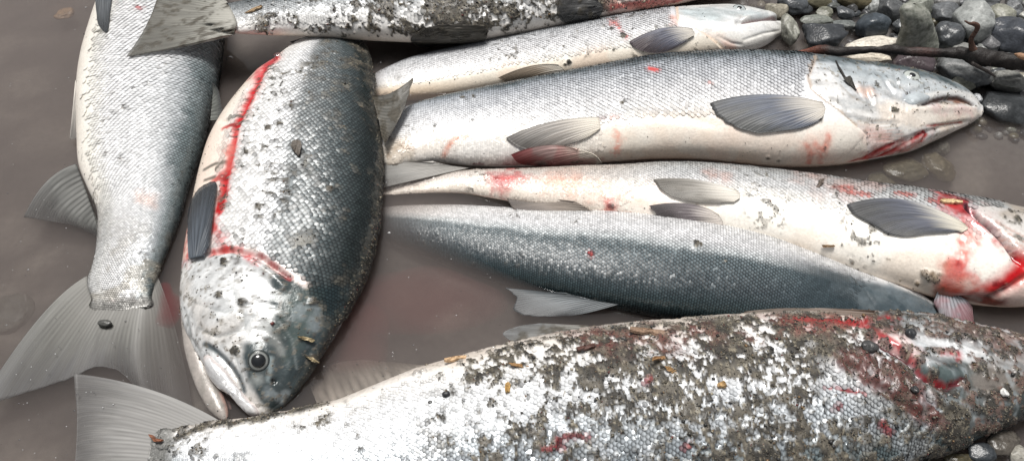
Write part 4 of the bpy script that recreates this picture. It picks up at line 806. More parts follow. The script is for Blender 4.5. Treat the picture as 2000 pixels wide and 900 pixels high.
# ------------------------------------------------------------------ big sandy salmon along the bottom
H = Fish('big sand and grit covered salmon along the bottom edge with a gashed bloody head',
    [(300, 856, 286, 958, .003), (345, 838, 330, 975, .006), (432, 822, 420, 985, .010), (495, 815, 485, 990, .012), (560, 803, 553, 996, .013), (640, 788, 635, 1003, .014), (730, 754, 728, 1010, .015), (812, 722, 812, 1014, .016), (912, 694, 915, 1018, .017),
     (1000, 672, 1006, 1019, .018), (1100, 652, 1110, 1016, .018), (1220, 635, 1235, 1008, .018), (1340, 625, 1358, 996, .018), (1460, 616, 1480, 982, .018), (1580, 609, 1602, 964, .018), (1690, 610, 1715, 935, .018), (1790, 615, 1822, 898, .018),
     (1880, 631, 1915, 862, .017), (1960, 648, 1990, 826, .016), (2040, 672, 2060, 790, .014), (2100, 700, 2110, 765, .012)], k=.5, nu=760, nv=190, cap0=.1)
back_belly(H, [(0, (.60, .54, .48), .1, .36, .3, .2), (.06, (.80, .78, .75), .1, .36, .4, .15), (.2, (.76, .77, .78), .1, .36, .9, .25), (.38, (.76, .78, .80), .12, .35, 1, .45), (.52, (.56, .60, .63), .15, .33, 1, .7), (.66, (.40, .44, .47), .4, .27, 1, .8), (.8, (.14, .18, .19), .3, .25, 1, .8), (1, (.04, .06, .06), .1, .22, 1, .7)], nz=.05, seed=8)
x = H.px; big = sstep(950, 1400, x); mud = sstep(1330, 1560, x)
n1 = H.ns(24, 111, 4)*.38+H.ns(90, 113, 4)*.34+H.ns(330, 114, 3)*.28
m = sstep(.520, .552, n1+.045*sstep(950, 1250, x)+.035*sstep(1250, 1560, x)-.12*sstep(960, 780, x)-.035*sstep(.35, .6, H.f)*sstep(1650, 1500, x)-.04*(H.ns(9, 311, 2)-.45))
m = np.maximum(m, sstep(.60, .64, H.ns(190, 117, 3)+.05*big-.03)*sstep(700, 1000, x)*.9)
tb = sstep(10, 0, seg_dist(H.px, H.py, [(345, 860), (400, 835), (450, 828), (520, 818), (590, 800), (640, 788)])[0]+26*(H.ns(90, 119, 4)-.5)); m = np.maximum(m, tb)
m = np.maximum(m, sstep(.56, .6, H.ns(110, 121, 4))*sstep(560, 330, x)*.9)
H.blend((.60, .63, .66), sstep(.5, .6, H.ns(30, 123, 3))*sstep(.3, .5, H.f)*.5)
m *= .35+.65*sstep(-.02, .03, H.f+.03*(H.ns(90, 8)-.5))
# open silver patch low on the flank and clean head plates
sil = H.mask([(1600, 720), (1690, 735), (1760, 790), (1840, 830), (1800, 880), (1700, 860), (1620, 800)], 40, nz=1.2, freq=50); m = m*(1-.8*sil*sstep(.36, .5, H.ns(150, 7, 3)))
hh = H.mask([(1690, 560), (1700, 650), (1740, 680), (1790, 725), (1850, 765), (1880, 800), (1900, 960), (2300, 960), (2300, 560)], 22, nz=.8)
H.scl *= 1-hh
film = sstep(.44, .56, n1+.03*sstep(950, 1250, x)-.10*sstep(960, 760, x))*(1-hh); H.blend((.20, .18, .15), film*.42*sstep(.3, .7, H.ns(60, 401, 3)), rough=.4, met=.02); H.rim = np.maximum(H.rim, .75*film)
H.dirt(m*(1-hh), h=.0022, seed=11)
H.blend((.055, .068, .066), hh, rough=.3, met=.05)
H.area([(1700, 636), (1800, 638), (1880, 655), (1945, 672), (1925, 700), (1860, 705), (1790, 704), (1720, 665)], 16, (.60, .59, .58), .85, freq=60, rough=.35)
H.area([(1850, 622), (2010, 655), (2010, 700), (1940, 690), (1880, 660)], 14, (.17, .10, .085), .8, freq=80)
H.area([(1800, 620), (2010, 658), (2010, 668), (1860, 640)], 8, (.55, .48, .44), .8, freq=120, thr=.5)
H.area([(1792, 712), (1850, 700), (1900, 708), (1915, 730), (1880, 756), (1840, 752), (1805, 735)], 16, (.075, .10, .10), .9, rough=.35)
H.area([(1780, 655), (1880, 660), (1930, 672), (1900, 692), (1850, 700), (1800, 712)], 16, (.66, .68, .70), .7, freq=90)
H.headtex(hh, (1, -.1, 0), .45, 3)
H.area([(1900, 700), (1960, 690), (2010, 700), (2010, 790), (1940, 800), (1900, 770)], 30, (.20, .17, .15), .7)
H.area([(1700, 640), (1745, 650), (1800, 690), (1790, 712), (1745, 690), (1708, 660)], 12, (.72, .22, .20), .8, freq=90); H.area([(1720, 648), (1775, 660), (1800, 700), (1770, 700)], 8, (.80, .70, .68), .8)
for p, w in (([(1700, 640), (1720, 655), (1768, 690), (1799, 730), (1846, 757), (1877, 744)], 5), ([(1840, 688), (1870, 690), (1872, 700)], 7), ([(1690, 630), (1730, 622), (1760, 630)], 7), ([(1612, 757), (1640, 758), (1690, 768)], 3.5), ([(1640, 630), (1700, 640), (1740, 640)], 6)):
    H.line(p, w, (.34, .012, .018), .9, nz=.9, freq=120, rough=.12, scl=0)
H.line([(1706, 668), (1768, 700), (1799, 736), (1846, 762), (1880, 742)], 5, (.07, .01, .015), 1, nz=.3)
H.groove([(1700, 660), (1768, 698), (1799, 735), (1846, 760), (1882, 740)], 7, .006, 'v'); H.groove([(1720, 655), (1790, 700), (1850, 735), (1890, 728)], 14, .004, 'r')
H.lump(1850, 728, 40, 24, .002)
# bloody mud mound of the gash
gm = H.area([(1640, 690), (1690, 672), (1740, 700), (1790, 740), (1830, 790), (1850, 830), (1800, 820), (1750, 790), (1680, 745), (1630, 710)], 16, (.10, .035, .03), .95, nz=.8, freq=70, scl=0, rough=.35)
H.disp += gm*.005*H.ns(120, 131, 3); H.sand = np.maximum(H.sand, gm*.45)
gm2 = H.area([(1690, 625), (1760, 615), (1860, 628), (1960, 650), (1900, 668), (1830, 650), (1790, 645), (1740, 650), (1690, 660)], 14, (.07, .045, .035), .9, nz=1, freq=80, thr=.42, rough=.4); H.disp += gm2*.004*H.ns(130, 132, 3); H.sand = np.maximum(H.sand, gm2*.5)
H.area([(1100, 640), (1250, 640), (1400, 640), (1700, 620), (1700, 650), (1400, 670), (1150, 690)], 26, (.20, .05, .04), .45, nz=1, freq=45, thr=.46)
H.area([(1500, 625), (1700, 618), (1690, 640), (1560, 650)], 12, (.30, .05, .04), .4, freq=90, thr=.4)
H.line([(1550, 626), (1620, 630), (1690, 632)], 3, (.26, .010, .012), .7, nz=.5)
for p in ([(1338, 875), (1345, 868)], [(1090, 860), (1120, 850), (1150, 855)], [(1060, 878), (1100, 872)], [(1260, 750), (1268, 742)], [(1630, 800), (1640, 792)], [(1720, 830), (1740, 845)]): H.line(p, 8, (.22, .02, .025), .85, nz=1, freq=200)
H.groove([(1640, 700), (1700, 745), (1760, 790), (1830, 830)], 8, .005, 'v'); H.groove([(1612, 757), (1650, 760), (1690, 768)], 4, .002, 'v')
H.area([(1900, 815), (1960, 780), (2010, 760), (2010, 830), (1900, 880), (1850, 880)], 20, (.025, .035, .035), .9, rough=.18)
H.headtex(hh, (1, -.3, 0), .5, 8, .12)
H.dirt(hh*sstep(.50, .56, H.ns(140, 141, 4)+.04*sstep(1900, 1980, H.px))*.85, h=.0016, c1=(.12, .07, .055), seed=12)
H.blend((.20, .20, .19), sstep(352, 326, H.px+26*(H.ns(110, 5)-.5)), scl=1)
H.finish()
H.scales(rows=60, size=1.2, tilt=.2, glint=.2, seed=8, u0=.004, u1=.86, hi=1.0, jit=.3)
H.grit(dens_sand=6.5e5, dens_all=9000, rmax=.0017, gs=.40, label='grey sand, grit and mud caked on the big bottom salmon', seed=8, big=220, maxn=60000)
H.fin('tail_fin', [(436, 826, .008), (372, 850, .006), (334, 868, .005), (322, 890, .004), (318, 930, .004), (326, 975, .004)], [(144, 729, -.004), (147, 765, -.005), (150, 800, -.005), (150, 850, -.005), (147, 900, -.005), (140, 990, -.006)],
      mid=[(298, 762, .002), (258, 790, .001), (230, 815, .000), (215, 855, .000), (212, 905, -.001), (215, 980, -.002)], col=(.26, .255, .245), tip=(.10, .10, .10), alpha=(1, .95), basec=(.27, .265, .255), rays=30, streak=.15, sandy=.12, seed=23, ridge=.00006)
H.fin('anal_fin', [(842, 716, .006), (760, 745, .004), (690, 772, .002), (622, 795, .000)], [(822, 713, -.004), (768, 707, -.012), (700, 703, -.016), (645, 712, -.018), (602, 745, -.018)], col=(.22, .195, .17), tip=(.16, .14, .12), ridge=.0001, alpha=(1, .9), rays=14, streak=.2, seed=24)
H.fin('pelvic_fin', [(1150, 638, .03), (1148, 652, .03), (1120, 656, .03)], [(1055, 631, .018), (1005, 639, .012), (982, 651, .010), (1003, 668, .012), (1060, 668, .02)], col=(.22, .215, .20), tip=(.16, .165, .17), alpha=(1, .85), rays=12, sandy=.4, seed=25)
H.fin('pectoral_fin', [(1706, 612, .045), (1712, 622, .045), (1706, 632, .045)], [(1600, 603, .040), (1500, 604, .036), (1453, 611, .034), (1480, 619, .036), (1560, 628, .040), (1640, 631, .042)], col=(.20, .15, .12), tip=(.14, .11, .09), alpha=(1, 1), rays=10, sandy=.3, seed=26, thick=.002, ridge=.0006)

# ------------------------------------------------------------------ things resting on the fish, on the water and on the bank
FISH = [A, B, E, D, Ff, G, Cc, H]
def surf(x, y, z=0.0):
    """the nearest fish skin, else the given level, seen through that picture point"""
    d = raydir(x, y); d = d/np.linalg.norm(d); p = at(x, y, z); best = np.linalg.norm(p-CAMP); n = np.array([0, 0, 1.])
    for f in FISH:
        h = f.bvh.ray_cast(Vector(CAMP), Vector(d))
        if h[0] is not None and h[3] < best:
            best = h[3]; p = np.array(h[0]); n = np.array(h[1])
    return p, n
def tube(name, pts, col, mat=M_WOOD, parent=None, ns=14, per=10, rough=.12, cols=None, freq=70, seed=0, flat=1.0):
    """pts: world (x, y, z, radius)"""
    P = np.array(pts, float); d = np.r_[0, np.cumsum(np.linalg.norm(P[1:, :3]-P[:-1, :3], axis=1))]; n = per*(len(P)-1)+1
    W = herm(d, P, np.linspace(0, d[-1], n)); c = W[:, :3]; r = np.maximum(W[:, 3], .0002)
    t = np.gradient(c, axis=0); t /= np.linalg.norm(t, axis=1, keepdims=True)
    up = np.array([0, 0, 1.]); a = np.cross(t, up); a /= np.linalg.norm(a, axis=1, keepdims=True)+1e-9; b = np.cross(a, t)
    an = np.linspace(0, 2*np.pi, ns, endpoint=False)
    V = c[:, None]+a[:, None]*(np.cos(an)[None]*r[:, None])[..., None]+b[:, None]*(np.sin(an)[None]*r[:, None]*flat)[..., None]
    nz = fbm(V, freq, seed, 4)-.5; V = c[:, None]+(V-c[:, None])*(1+rough*4*nz)[..., None]
    V = np.concatenate([np.repeat(c[:1, None], ns, 1), V, np.repeat(c[-1:, None], ns, 1)]); n2 = n+2
    cc = np.ones(V.shape)*np.array(col)
    if cols is not None: cc = np.array([[np.interp(k/(n2-1), [q[0] for q in cols], [q[1][ch] for q in cols]) for ch in range(3)] for k in range(n2)])[:, None]*np.ones((1, ns, 1))
    cc = cc*(.55+.9*fbm(V, freq*3, seed+4, 3))[..., None]
    return link(name, npmesh(name, V, grid_faces(n2, ns, True)[:, ::-1], {'Col': ('C', cc)}), mat, parent)

# --- stones of the bank, one by one: picture centre, radii, turn, height ratio, colour, how rough, label
GR = (.15, .155, .155); DK = (.055, .06, .065); CH = (.035, .038, .042); LG = (.30, .31, .30); GG = (.19, .20, .17); OL = (.11, .10, .065); WH = (.58, .54, .47); TN = (.26, .24, .19)
STONES = [
 (1516, 23, 23, 17, 10, .8, TN, .5, 'mottled tan and grey stone touching the chin of the pale salmon behind'),
 (1541, 58, 18, 26, 0, .6, (.20, .20, .17), .6, 'wet mottled stone under the chin of the pale salmon, half in water'),
 (1551, 12, 34, 19, 22, .7, DK, .3, 'dark grey angular stone just right of the mottled tan stone'),
 (1592, 2, 38, 14, 0, .8, OL, .35, 'olive brown stone cut by the top edge, left of the brown one'),
 (1672, 2, 36, 14, 0, .8, (.10, .085, .05), .35, 'brown stone cut by the top edge above the small dark stones'),
 (1609, 28, 19, 11, 0, .6, (.13, .13, .10), .5, 'small wet olive stone above the flat grey green stone'),
 (1650, 27, 17, 13, -12, .8, (.07, .075, .08), .4, 'small dark round stone with pale flecks below the brown stone'),
 (1592, 40, 33, 10, -4, .5, (.16, .17, .15), .25, 'flat grey green stone on top of the charcoal rock'),
 (1648, 49, 25, 10, 8, .5, (.12, .13, .125), .25, 'flat mid grey stone right of the grey green one'),
 (1610, 71, 42, 25, 8, .7, CH, .5, 'charcoal rock with a lumpy face just above the left end of the branch'),
 (1709, 15, 12, 13, 15, .9, LG, .3, 'small pale grey stone left of the dark round stones at top'),
 (1704, 51, 30, 26, 32, .8, (.045, .055, .065), .2, 'smooth slate blue stone left of the tall green grey stone'),
 (1741, 22, 25, 24, 0, .9, (.085, .088, .09), .25, 'round dark grey stone above the slate blue stone'),
 (1792, 16, 27, 20, 0, 1.0, GG, .3, 'pale green grey cap stone behind the tall one'),
 (1845, 26, 29, 20, 14, .7, (.10, .105, .11), .4, 'grey stone with a dark split, right of the tall stone'),
 (1846, 7, 27, 12, 10, .7, (.17, .17, .165), .25, 'smooth grey stone at the top edge above the split stone'),
 (1852, 70, 25, 25, 42, .7, (.06, .065, .07), .35, 'dark wedge stone between the tall stone and the round pale one'),
 (1901, 44, 37, 39, 0, .85, (.27, .28, .27), .25, 'large round pale grey stone behind the upright twig'),
 (1957, 28, 26, 18, -14, .7, (.22, .22, .18), .35, 'tan grey stone right of the round pale stone'),
 (1905, 3, 50, 13, 0, .7, (.13, .135, .14), .3, 'long grey stone along the top edge at right'),
 (1981, 18, 17, 16, 20, .8, (.13, .135, .14), .3, 'mid grey stone at the top right corner'),
 (1999, 32, 10, 10, 0, .8, (.42, .42, .38), .3, 'small whitish stone cut by the right edge'),
 (1978, 71, 42, 31, 0, .75, (.05, .055, .065), .25, 'large dark slate stone at the right edge above the branch'),
 (1708, 88, 52, 14, -3, .5, WH, .3, 'cream white flat stone behind the branch'),
 (1694, 113, 44, 10, 3, .5, (.50, .45, .37), .4, 'cream stone in front of the branch, above the salmon head'),
 (1787, 124, 41, 24, 10, .7, (.065, .050, .055), .35, 'dark purplish stone right behind the salmon eye'),
 (1884, 143, 50, 27, 24, .6, (.12, .125, .125), .35, 'grey slanting stone below the branch, right of the purplish stone'),
 (1878, 165, 24, 15, 14, .7, (.15, .15, .12), .4, 'olive grey stone just above the salmon snout'),
 (1968, 159, 34, 23, 6, .7, (.17, .17, .155), .5, 'grey green stone with a tan stain, below the branch at right'),
 (1967, 212, 60, 32, 8, .5, (.035, .038, .04), .3, 'large dark wet slab beyond the open salmon mouth'),
 (1888, 97, 26, 11, 0, .6, (.20, .20, .19), .4, 'grey stone directly behind the foot of the upright twig'),
 (1665, 17, 10, 9, 0, .8, (.06, .06, .06), .4, 'tiny dark stone right of the pale flecked dark stone'),
 (1908, 194, 9, 11, 10, .9, (.40, .41, .42), .4, 'little whitish pebble at the tip of the salmon snout'),
 (1628, 12, 14, 8, 0, .7, (.08, .085, .08), .3, 'small grey stone between the olive and the brown stones'),
 (1755, 52, 12, 12, 0, .8, (.07, .075, .08), .3, 'small dark stone between the slate blue and the tall stones'),
 (1935, 85, 16, 14, 30, .7, (.10, .10, .105), .3, 'dark grey stone right of the upright twig foot'),
 (1832, 325, 30, 24, -14, .4, (.10, .085, .055), .4, 'brown stone lying in the water in front of the salmon throat'),
 (1766, 330, 46, 22, -8, .4, (.085, .075, .05), .4, 'olive brown stone in the shade under the salmon throat'),
 (1722, 352, 34, 14, 0, .4, (.11, .10, .06), .4, 'sunken olive stone between the open eyed and the belly up salmon'),
 (1838, 290, 16, 16, 0, .5, (.09, .085, .07), .4, 'small sunken stone under the salmon jaw tip'),
 (1917, 884, 24, 20, 0, .7, (.035, .04, .045), .2, 'dark wet round stone in the bottom right corner'),
 (1958, 862, 34, 22, -30, .5, (.075, .066, .055), .4, 'brown grey stone behind the dark wet one, bottom right'),
 (1990, 887, 22, 18, 20, .6, (.24, .23, .20), .6, 'white and tan stone at the bottom right corner'),
 (1872, 896, 30, 12, 0, .5, (.07, .06, .035), .4, 'olive stone under the head of the big bottom salmon'),
 (18, 612, 42, 34, 0, .25, (.14, .14, .12), .4, 'round sunken stone at the left edge of the pool'),
 (127, 27, 17, 11, 20, .3, (.30, .20, .12), .3, 'ochre sunken pebble at the upper left'),
]
SUNK = {36: -.014, 37: -.012, 38: -.018, 39: -.012, 44: -.030, 45: -.016}
def make_stone(i, cx, cy, rx, ry, rot, hr, col, rg, label):
    s0 = mpp(cx, cy, .01); el = math.asin(-float(raydir(cx, cy)[2])/np.linalg.norm(raydir(cx, cy)))
    b = ry*s0/math.sqrt(math.sin(el)**2+(hr*math.cos(el))**2)*1.06; c = b*hr; a = rx*s0*1.04
    zc = SUNK.get(i, c*.45+.002)
    if 29 == i: zc = -.002
    C = at(cx, cy, zc); v, f = ICO[4]; rs = i*13.7
    p = np.sign(v)*np.abs(v)**.90; q = v+rs
    nz = (fbm(q, 1.3, i, 2)-.5); p = p*(1+(.55+.3*rg)*nz)[:, None]; p *= (1+.16*rg*(fbm(q, 4.5, i+3, 3)-.5)*2)[:, None]
    rngs = np.random.default_rng(900+i)
    for _ in range(6+int(rg*12)):                                # worn facets
        n = rngs.normal(size=3); n /= np.linalg.norm(n); d = p @ n; lim = .74+.16*rngs.random(); over = np.maximum(d-lim, 0); p = p-n*(over*.8)[:, None]
    cr, sr = math.cos(-math.radians(rot)), math.sin(-math.radians(rot))
    x = p[:, 0]*a; y = p[:, 1]*b; V = np.stack([x*cr-y*sr, x*sr+y*cr, p[:, 2]*c], -1)
    m1 = fbm(q, 2.2, i+50, 4); m2 = fbm(q, 9, i+60, 4); cc = np.ones(V.shape)*np.array(col); cc = cc*(.62+.75*m1)[:, None]
    cc = mix(cc, np.array(col)*1.9+.03, sstep(.60, .70, m2)*(.25+.5*rg)); cc = mix(cc, np.array(col)*.4, sstep(.40, .30, m2)*.7)
    if rngs.random() < .35:
        n = rngs.normal(size=3); n /= np.linalg.norm(n); cc = mix(cc, (.45, .44, .42), sstep(.03, .015, np.abs(q @ n-rs*n.sum()-.2+.12*(m1-.5)))*.6)
    rgh = np.full(len(V), .28 if sum(col) < .3 else .45)
    o = link('stone', npmesh('stone', V, f, {'Col': ('C', np.clip(cc, .008, .8)), 'rgh': ('F', rgh)}), M_STONE)
    o.location = C; tag(o, label, 'stone', 'rounded stones at the edge of the pool'); return o
for i, st in enumerate(STONES): make_stone(i, *st)
# the tall tapering stone
def tall_stone():
    pts = [(1790, 104, .0, 42), (1792, 80, .016, 40), (1793, 55, .034, 35), (1790, 34, .050, 30), (1786, 18, .060, 26), (1786, 8, .066, 18)]
    V = []; na = 64
    W = smooth_poly([(p[0], p[1], p[2], p[3]) for p in pts], 44)
    for x, y, z, r in W:
        c = at(x, y, z); rr = r*mpp(x, y, z)
        for k in range(na): an = 2*np.pi*k/na; V.append(c+np.array([math.cos(an)*rr, math.sin(an)*rr*.62, 0]))
    V = np.array(V).reshape(44, na, 3); V[-1] = V[-1].mean(0)+(V[-1]-V[-1].mean(0))*.15; V[-2] = V[-2].mean(0)+(V[-2]-V[-2].mean(0))*.62
    cen = V.mean(1, keepdims=True); V = cen+(V-cen)*(1+.5*(fbm(V, 40, 7, 4)-.5))[..., None]
    m = fbm(V, 45, 9, 4); m2 = fbm(V, 220, 10, 3); c = np.ones(V.shape)*np.array(GG)*(.6+.8*m)[..., None]; c = mix(c, (.33, .33, .29), sstep(.5, .62, m2)*.6); c = mix(c, (.08, .08, .06), sstep(.44, .36, m2)*.6)
    o = link('stone', npmesh('stone', V, grid_faces(44, na, True), {'Col': ('C', c), 'rgh': ('F', np.full(V.shape[:2], .5))}), M_STONE)
    tag(o, 'tall upright green grey stone, narrower at its top, behind the branch', 'stone', 'rounded stones at the edge of the pool')
tall_stone()
def pebbles():
    rng = np.random.default_rng(5); v, f = ICO[2]; V = []; C = []; n = 0
    pal = [GR, DK, CH, LG, GG, OL, TN, (.12, .12, .125), (.08, .085, .09)]
    while n < 1500:
        if rng.random() < .9: x = rng.uniform(1430, 2150); y = rng.uniform(-120, 260)
        else: x = rng.uniform(1830, 2150); y = rng.uniform(840, 960)
        if y < 400 and y > 40+(x-1440)*.42: continue
        r = rng.uniform(4, 13)*mpp(x, y); p = at(x, y, 0); z = float(ground_z(p[0:1], p[1:2])[0])
        q = v*(1+.5*(vnoise(v+n*3.3, 1.5, n)-.5))[:, None]*(rng.uniform(.7, 1.25, 3)*[1, 1, .6]*r); a = rng.uniform(0, 6.28)
        q = np.stack([q[:, 0]*math.cos(a)-q[:, 1]*math.sin(a), q[:, 0]*math.sin(a)+q[:, 1]*math.cos(a), q[:, 2]], -1)+[p[0], p[1], z+r*rng.uniform(.1, .8)]
        V.append(q); c = np.array(pal[rng.integers(len(pal))])*rng.uniform(.5, 1.1); C.append(np.ones((len(v), 3))*c*(.7+.6*vnoise(q, 300, 3))[:, None]); n += 1
    F = (f[None]+np.arange(n)[:, None, None]*len(v)).reshape(-1, 3); V = np.vstack(V)
    o = link('gravel', npmesh('gravel', V, F, {'Col': ('C', np.vstack(C)), 'rgh': ('F', np.full(len(V), .3))}), M_STONE)
    tag(o, 'small wet gravel filling the gaps between the stones', kind='stuff')
pebbles()

# --- the branch across the stones
def px_tube(name, pts, col, parent=None, **kw):
    """pts: (px, py, z, radius in picture points)"""
    return tube(name, [tuple(at(p[0], p[1], p[2]))+(p[3]*.85*mpp(p[0], p[1], p[2]),) for p in pts], col, parent=parent, **kw)
r = empty('branch', tuple(at(1780, 100, .03))); tag(r, 'wet black broken branch lying across the stones at upper right', 'branch')
px_tube('stem', [(1540, 104, .012, 2.5), (1565, 103, .014, 6), (1590, 99, .020, 9), (1612, 98, .024, 12), (1635, 101, .026, 10), (1665, 100, .027, 9), (1720, 97, .032, 9), (1748, 98, .036, 12), (1775, 101, .036, 10), (1810, 103, .038, 11), (1850, 104, .040, 12), (1880, 105, .042, 15), (1905, 110, .044, 21), (1940, 115, .044, 17), (1975, 119, .044, 19), (2020, 121, .044, 21), (2080, 122, .044, 16)],
        (.03, .022, .02), r, cols=[(0, (.16, .05, .03)), (.10, (.10, .035, .022)), (.16, (.014, .011, .010)), (.42, (.016, .012, .011)), (.5, (.06, .032, .028)), (.56, (.014, .011, .010)), (1, (.016, .013, .011))], ns=28, per=20, rough=.22, freq=75)
px_tube('twig', [(1902, 100, .05, 9), (1897, 84, .060, 6), (1899, 72, .070, 5.4), (1907, 60, .078, 5.2), (1909, 52, .084, 5.4), (1902, 47, .088, 5), (1893, 46, .090, 3), (1884, 41, .092, 1.6)], (.085, .045, .032), r, per=8, rough=.1, freq=120)
px_tube('twig', [(1898, 124, .046, 5), (1915, 133, .040, 4), (1932, 142, .034, 3.4), (1944, 150, .030, 2)], (.03, .025, .023), r, per=8)
px_tube('broken_end', [(1990, 106, .062, 3), (2003, 110, .064, 7), (2014, 118, .062, 6)], (.34, .20, .12), r, per=8, label=None) if False else px_tube('broken_end', [(1982, 106, .058, 2), (1996, 110, .062, 7), (2010, 116, .062, 6)], (.34, .20, .12), r, per=8)
r = empty('branch', tuple(at(1950, 130, .03))); tag(r, 'thin dark stick under the thick end of the black branch', 'branch')
px_tube('stem', [(1905, 122, .03, 3), (1940, 128, .03, 4), (1985, 130, .03, 4), (2060, 126, .03, 5)], (.035, .03, .028), r)

# --- twig with a torn leaf on the head
r = empty('leaf_twig', tuple(surf(1650, 150)[0])); tag(r, 'thin black twig with a torn leaf stuck on the open eyed salmon head', 'twig')
def on_skin(pts, off=.0012): return [tuple(surf(p[0], p[1])[0]+surf(p[0], p[1])[1]*off)+(p[2]*mpp(p[0], p[1]),) for p in pts]
tube('stalk', on_skin([(1632, 121, 1.2), (1637, 132, 1.6), (1642, 141, 2.2), (1650, 153, 1.8), (1660, 166, 1.8), (1672, 178, 1.2)]), (.02, .018, .016), parent=r, ns=8, per=5)
def flake(name, poly, col, off=.002, parent=None, thick=.0006, curl=.002, seed=0):
    """a small flat chip lying on whatever is under it"""
    PP = np.array(list(poly)+[poly[0]], float); dd = np.r_[0, np.cumsum(np.hypot(*(PP[1:]-PP[:-1]).T))]; tq = np.linspace(0, dd[-1], 21)[:-1]; Q = np.stack([np.interp(tq, dd, PP[:, 0]), np.interp(tq, dd, PP[:, 1])], -1)+np.random.default_rng(seed).uniform(-.5, .5, (20, 2)); c0 = Q.mean(0); p0, n0 = surf(*c0); V = []
    t0 = np.cross(n0, [0, 1, 0]); rr = random.Random(seed)
    top = [p0+n0*(off+thick)]; bot = [p0+n0*(off-thick*.5)]
    for q in Q:
        d = raydir(q[0], q[1]); s_ = float(((p0+n0*off-CAMP) @ n0)/(d @ n0)); w = CAMP+d*s_; b = n0*curl*rr.uniform(-.5, .5)
        top.append(w+b+n0*thick); bot.append(w+b-n0*thick)
    n = len(Q); V = np.array(top+bot); F = [(0, 1+k, 1+(k+1) % n) for k in range(n)]+[(n+1, n+2+(k+1) % n, n+2+k) for k in range(n)]
    for k in range(n): a, b = 1+k, 1+(k+1) % n; F += [(a, a+n+1, b+n+1), (a, b+n+1, b)]
    c = np.ones(V.shape)*np.array(col)*(.6+.8*vnoise(V, 700, seed))[:, None]
    return link(name, npmesh(name, V, F, {'Col': ('C', c)}, smooth=False), M_WOOD, parent)
flake('leaf', [(1647, 154), (1660, 147), (1666, 160), (1672, 176), (1664, 170), (1655, 164)], (.03, .028, .022), parent=r)
CHIPS = [
 ('wood_chip', [(992, 709), (1004, 708), (1034, 715), (1030, 719), (1000, 714)], (.30, .17, .07), 'orange brown wood chip on the belly of the big sandy salmon'),
 ('wood_chip', [(991, 745), (997, 750), (996, 764), (987, 766), (986, 754)], (.42, .26, .09), 'yellow bark chip lying below the orange brown chip'),
 ('wood_chip', [(1275, 698), (1298, 696), (1299, 701), (1276, 703)], (.30, .17, .08), 'small orange chip on grey mud in the middle of the sandy salmon'),
 ('wood_chip', [(1298, 714), (1312, 717), (1326, 726), (1320, 731), (1302, 722)], (.36, .22, .10), 'ochre splinter just right of the small orange chip'),
 ('wood_chip', [(1400, 750), (1416, 745), (1420, 752), (1404, 757)], (.34, .22, .10), 'tan chip on the muddy flank right of the ochre splinter'),
 ('wood_chip', [(1230, 640), (1310, 650), (1306, 655), (1228, 646)], (.24, .16, .11), 'long flat splinter near the top edge of the sandy salmon'),
 ('wood_chip', [(1605, 478), (1630, 478), (1631, 482), (1606, 483)], (.22, .14, .07), 'brown splinter on the cream belly of the belly up salmon'),
 ('bark_flake', [(1593, 365), (1604, 350), (1611, 347), (1608, 358), (1598, 369)], (.14, .11, .09), 'grey bark flake on the upper edge of the belly up salmon'),
 ('straw', [(1836, 390), (1880, 393), (1880, 397), (1838, 395)], (.55, .42, .24), 'pale straw piece in the torn throat of the belly up salmon'),
 ('straw', [(867, 701), (911, 695), (912, 699), (868, 706)], (.50, .34, .20), 'pale straw floating at the belly edge of the big sandy salmon'),
 ('wood_chip', [(291, 848), (298, 849), (306, 857), (318, 857), (314, 862), (302, 862)], (.22, .09, .05), 'red brown chip at the tail base of the big sandy salmon'),
 ('straw', [(478, 27), (500, 17), (512, 11), (510, 15), (490, 25)], (.34, .24, .14), 'tan straw in the mud on the top edge salmon'),
 ('bark_flake', [(571, 276), (586, 274), (590, 284), (584, 305), (574, 296), (569, 286)], (.11, .095, .08), 'brown grey leaf scrap in the middle of the blue backed salmon'),
 ('straw', [(580, 656), (598, 657), (616, 664), (610, 668), (590, 662)], (.36, .29, .17), 'tan plant scrap on the dark head of the head down salmon'),
 ('straw', [(596, 695), (612, 698), (624, 708), (610, 706)], (.38, .31, .19), 'frayed straw scrap below the other on the dark head'),
 ('bark_flake', [(1125, 680), (1160, 672), (1164, 676), (1130, 686)], (.10, .05, .04), 'dark red bark scrap on the white flank of the sandy salmon'),
]
for k, (nm, poly, col, lab) in enumerate(CHIPS):
    o = flake(nm, poly, col, seed=k, off=.0022, thick=.0011); tag(o, lab, nm.replace('_', ' ') if nm != 'straw' else 'straw', 'wood and plant scraps stuck on the fish')
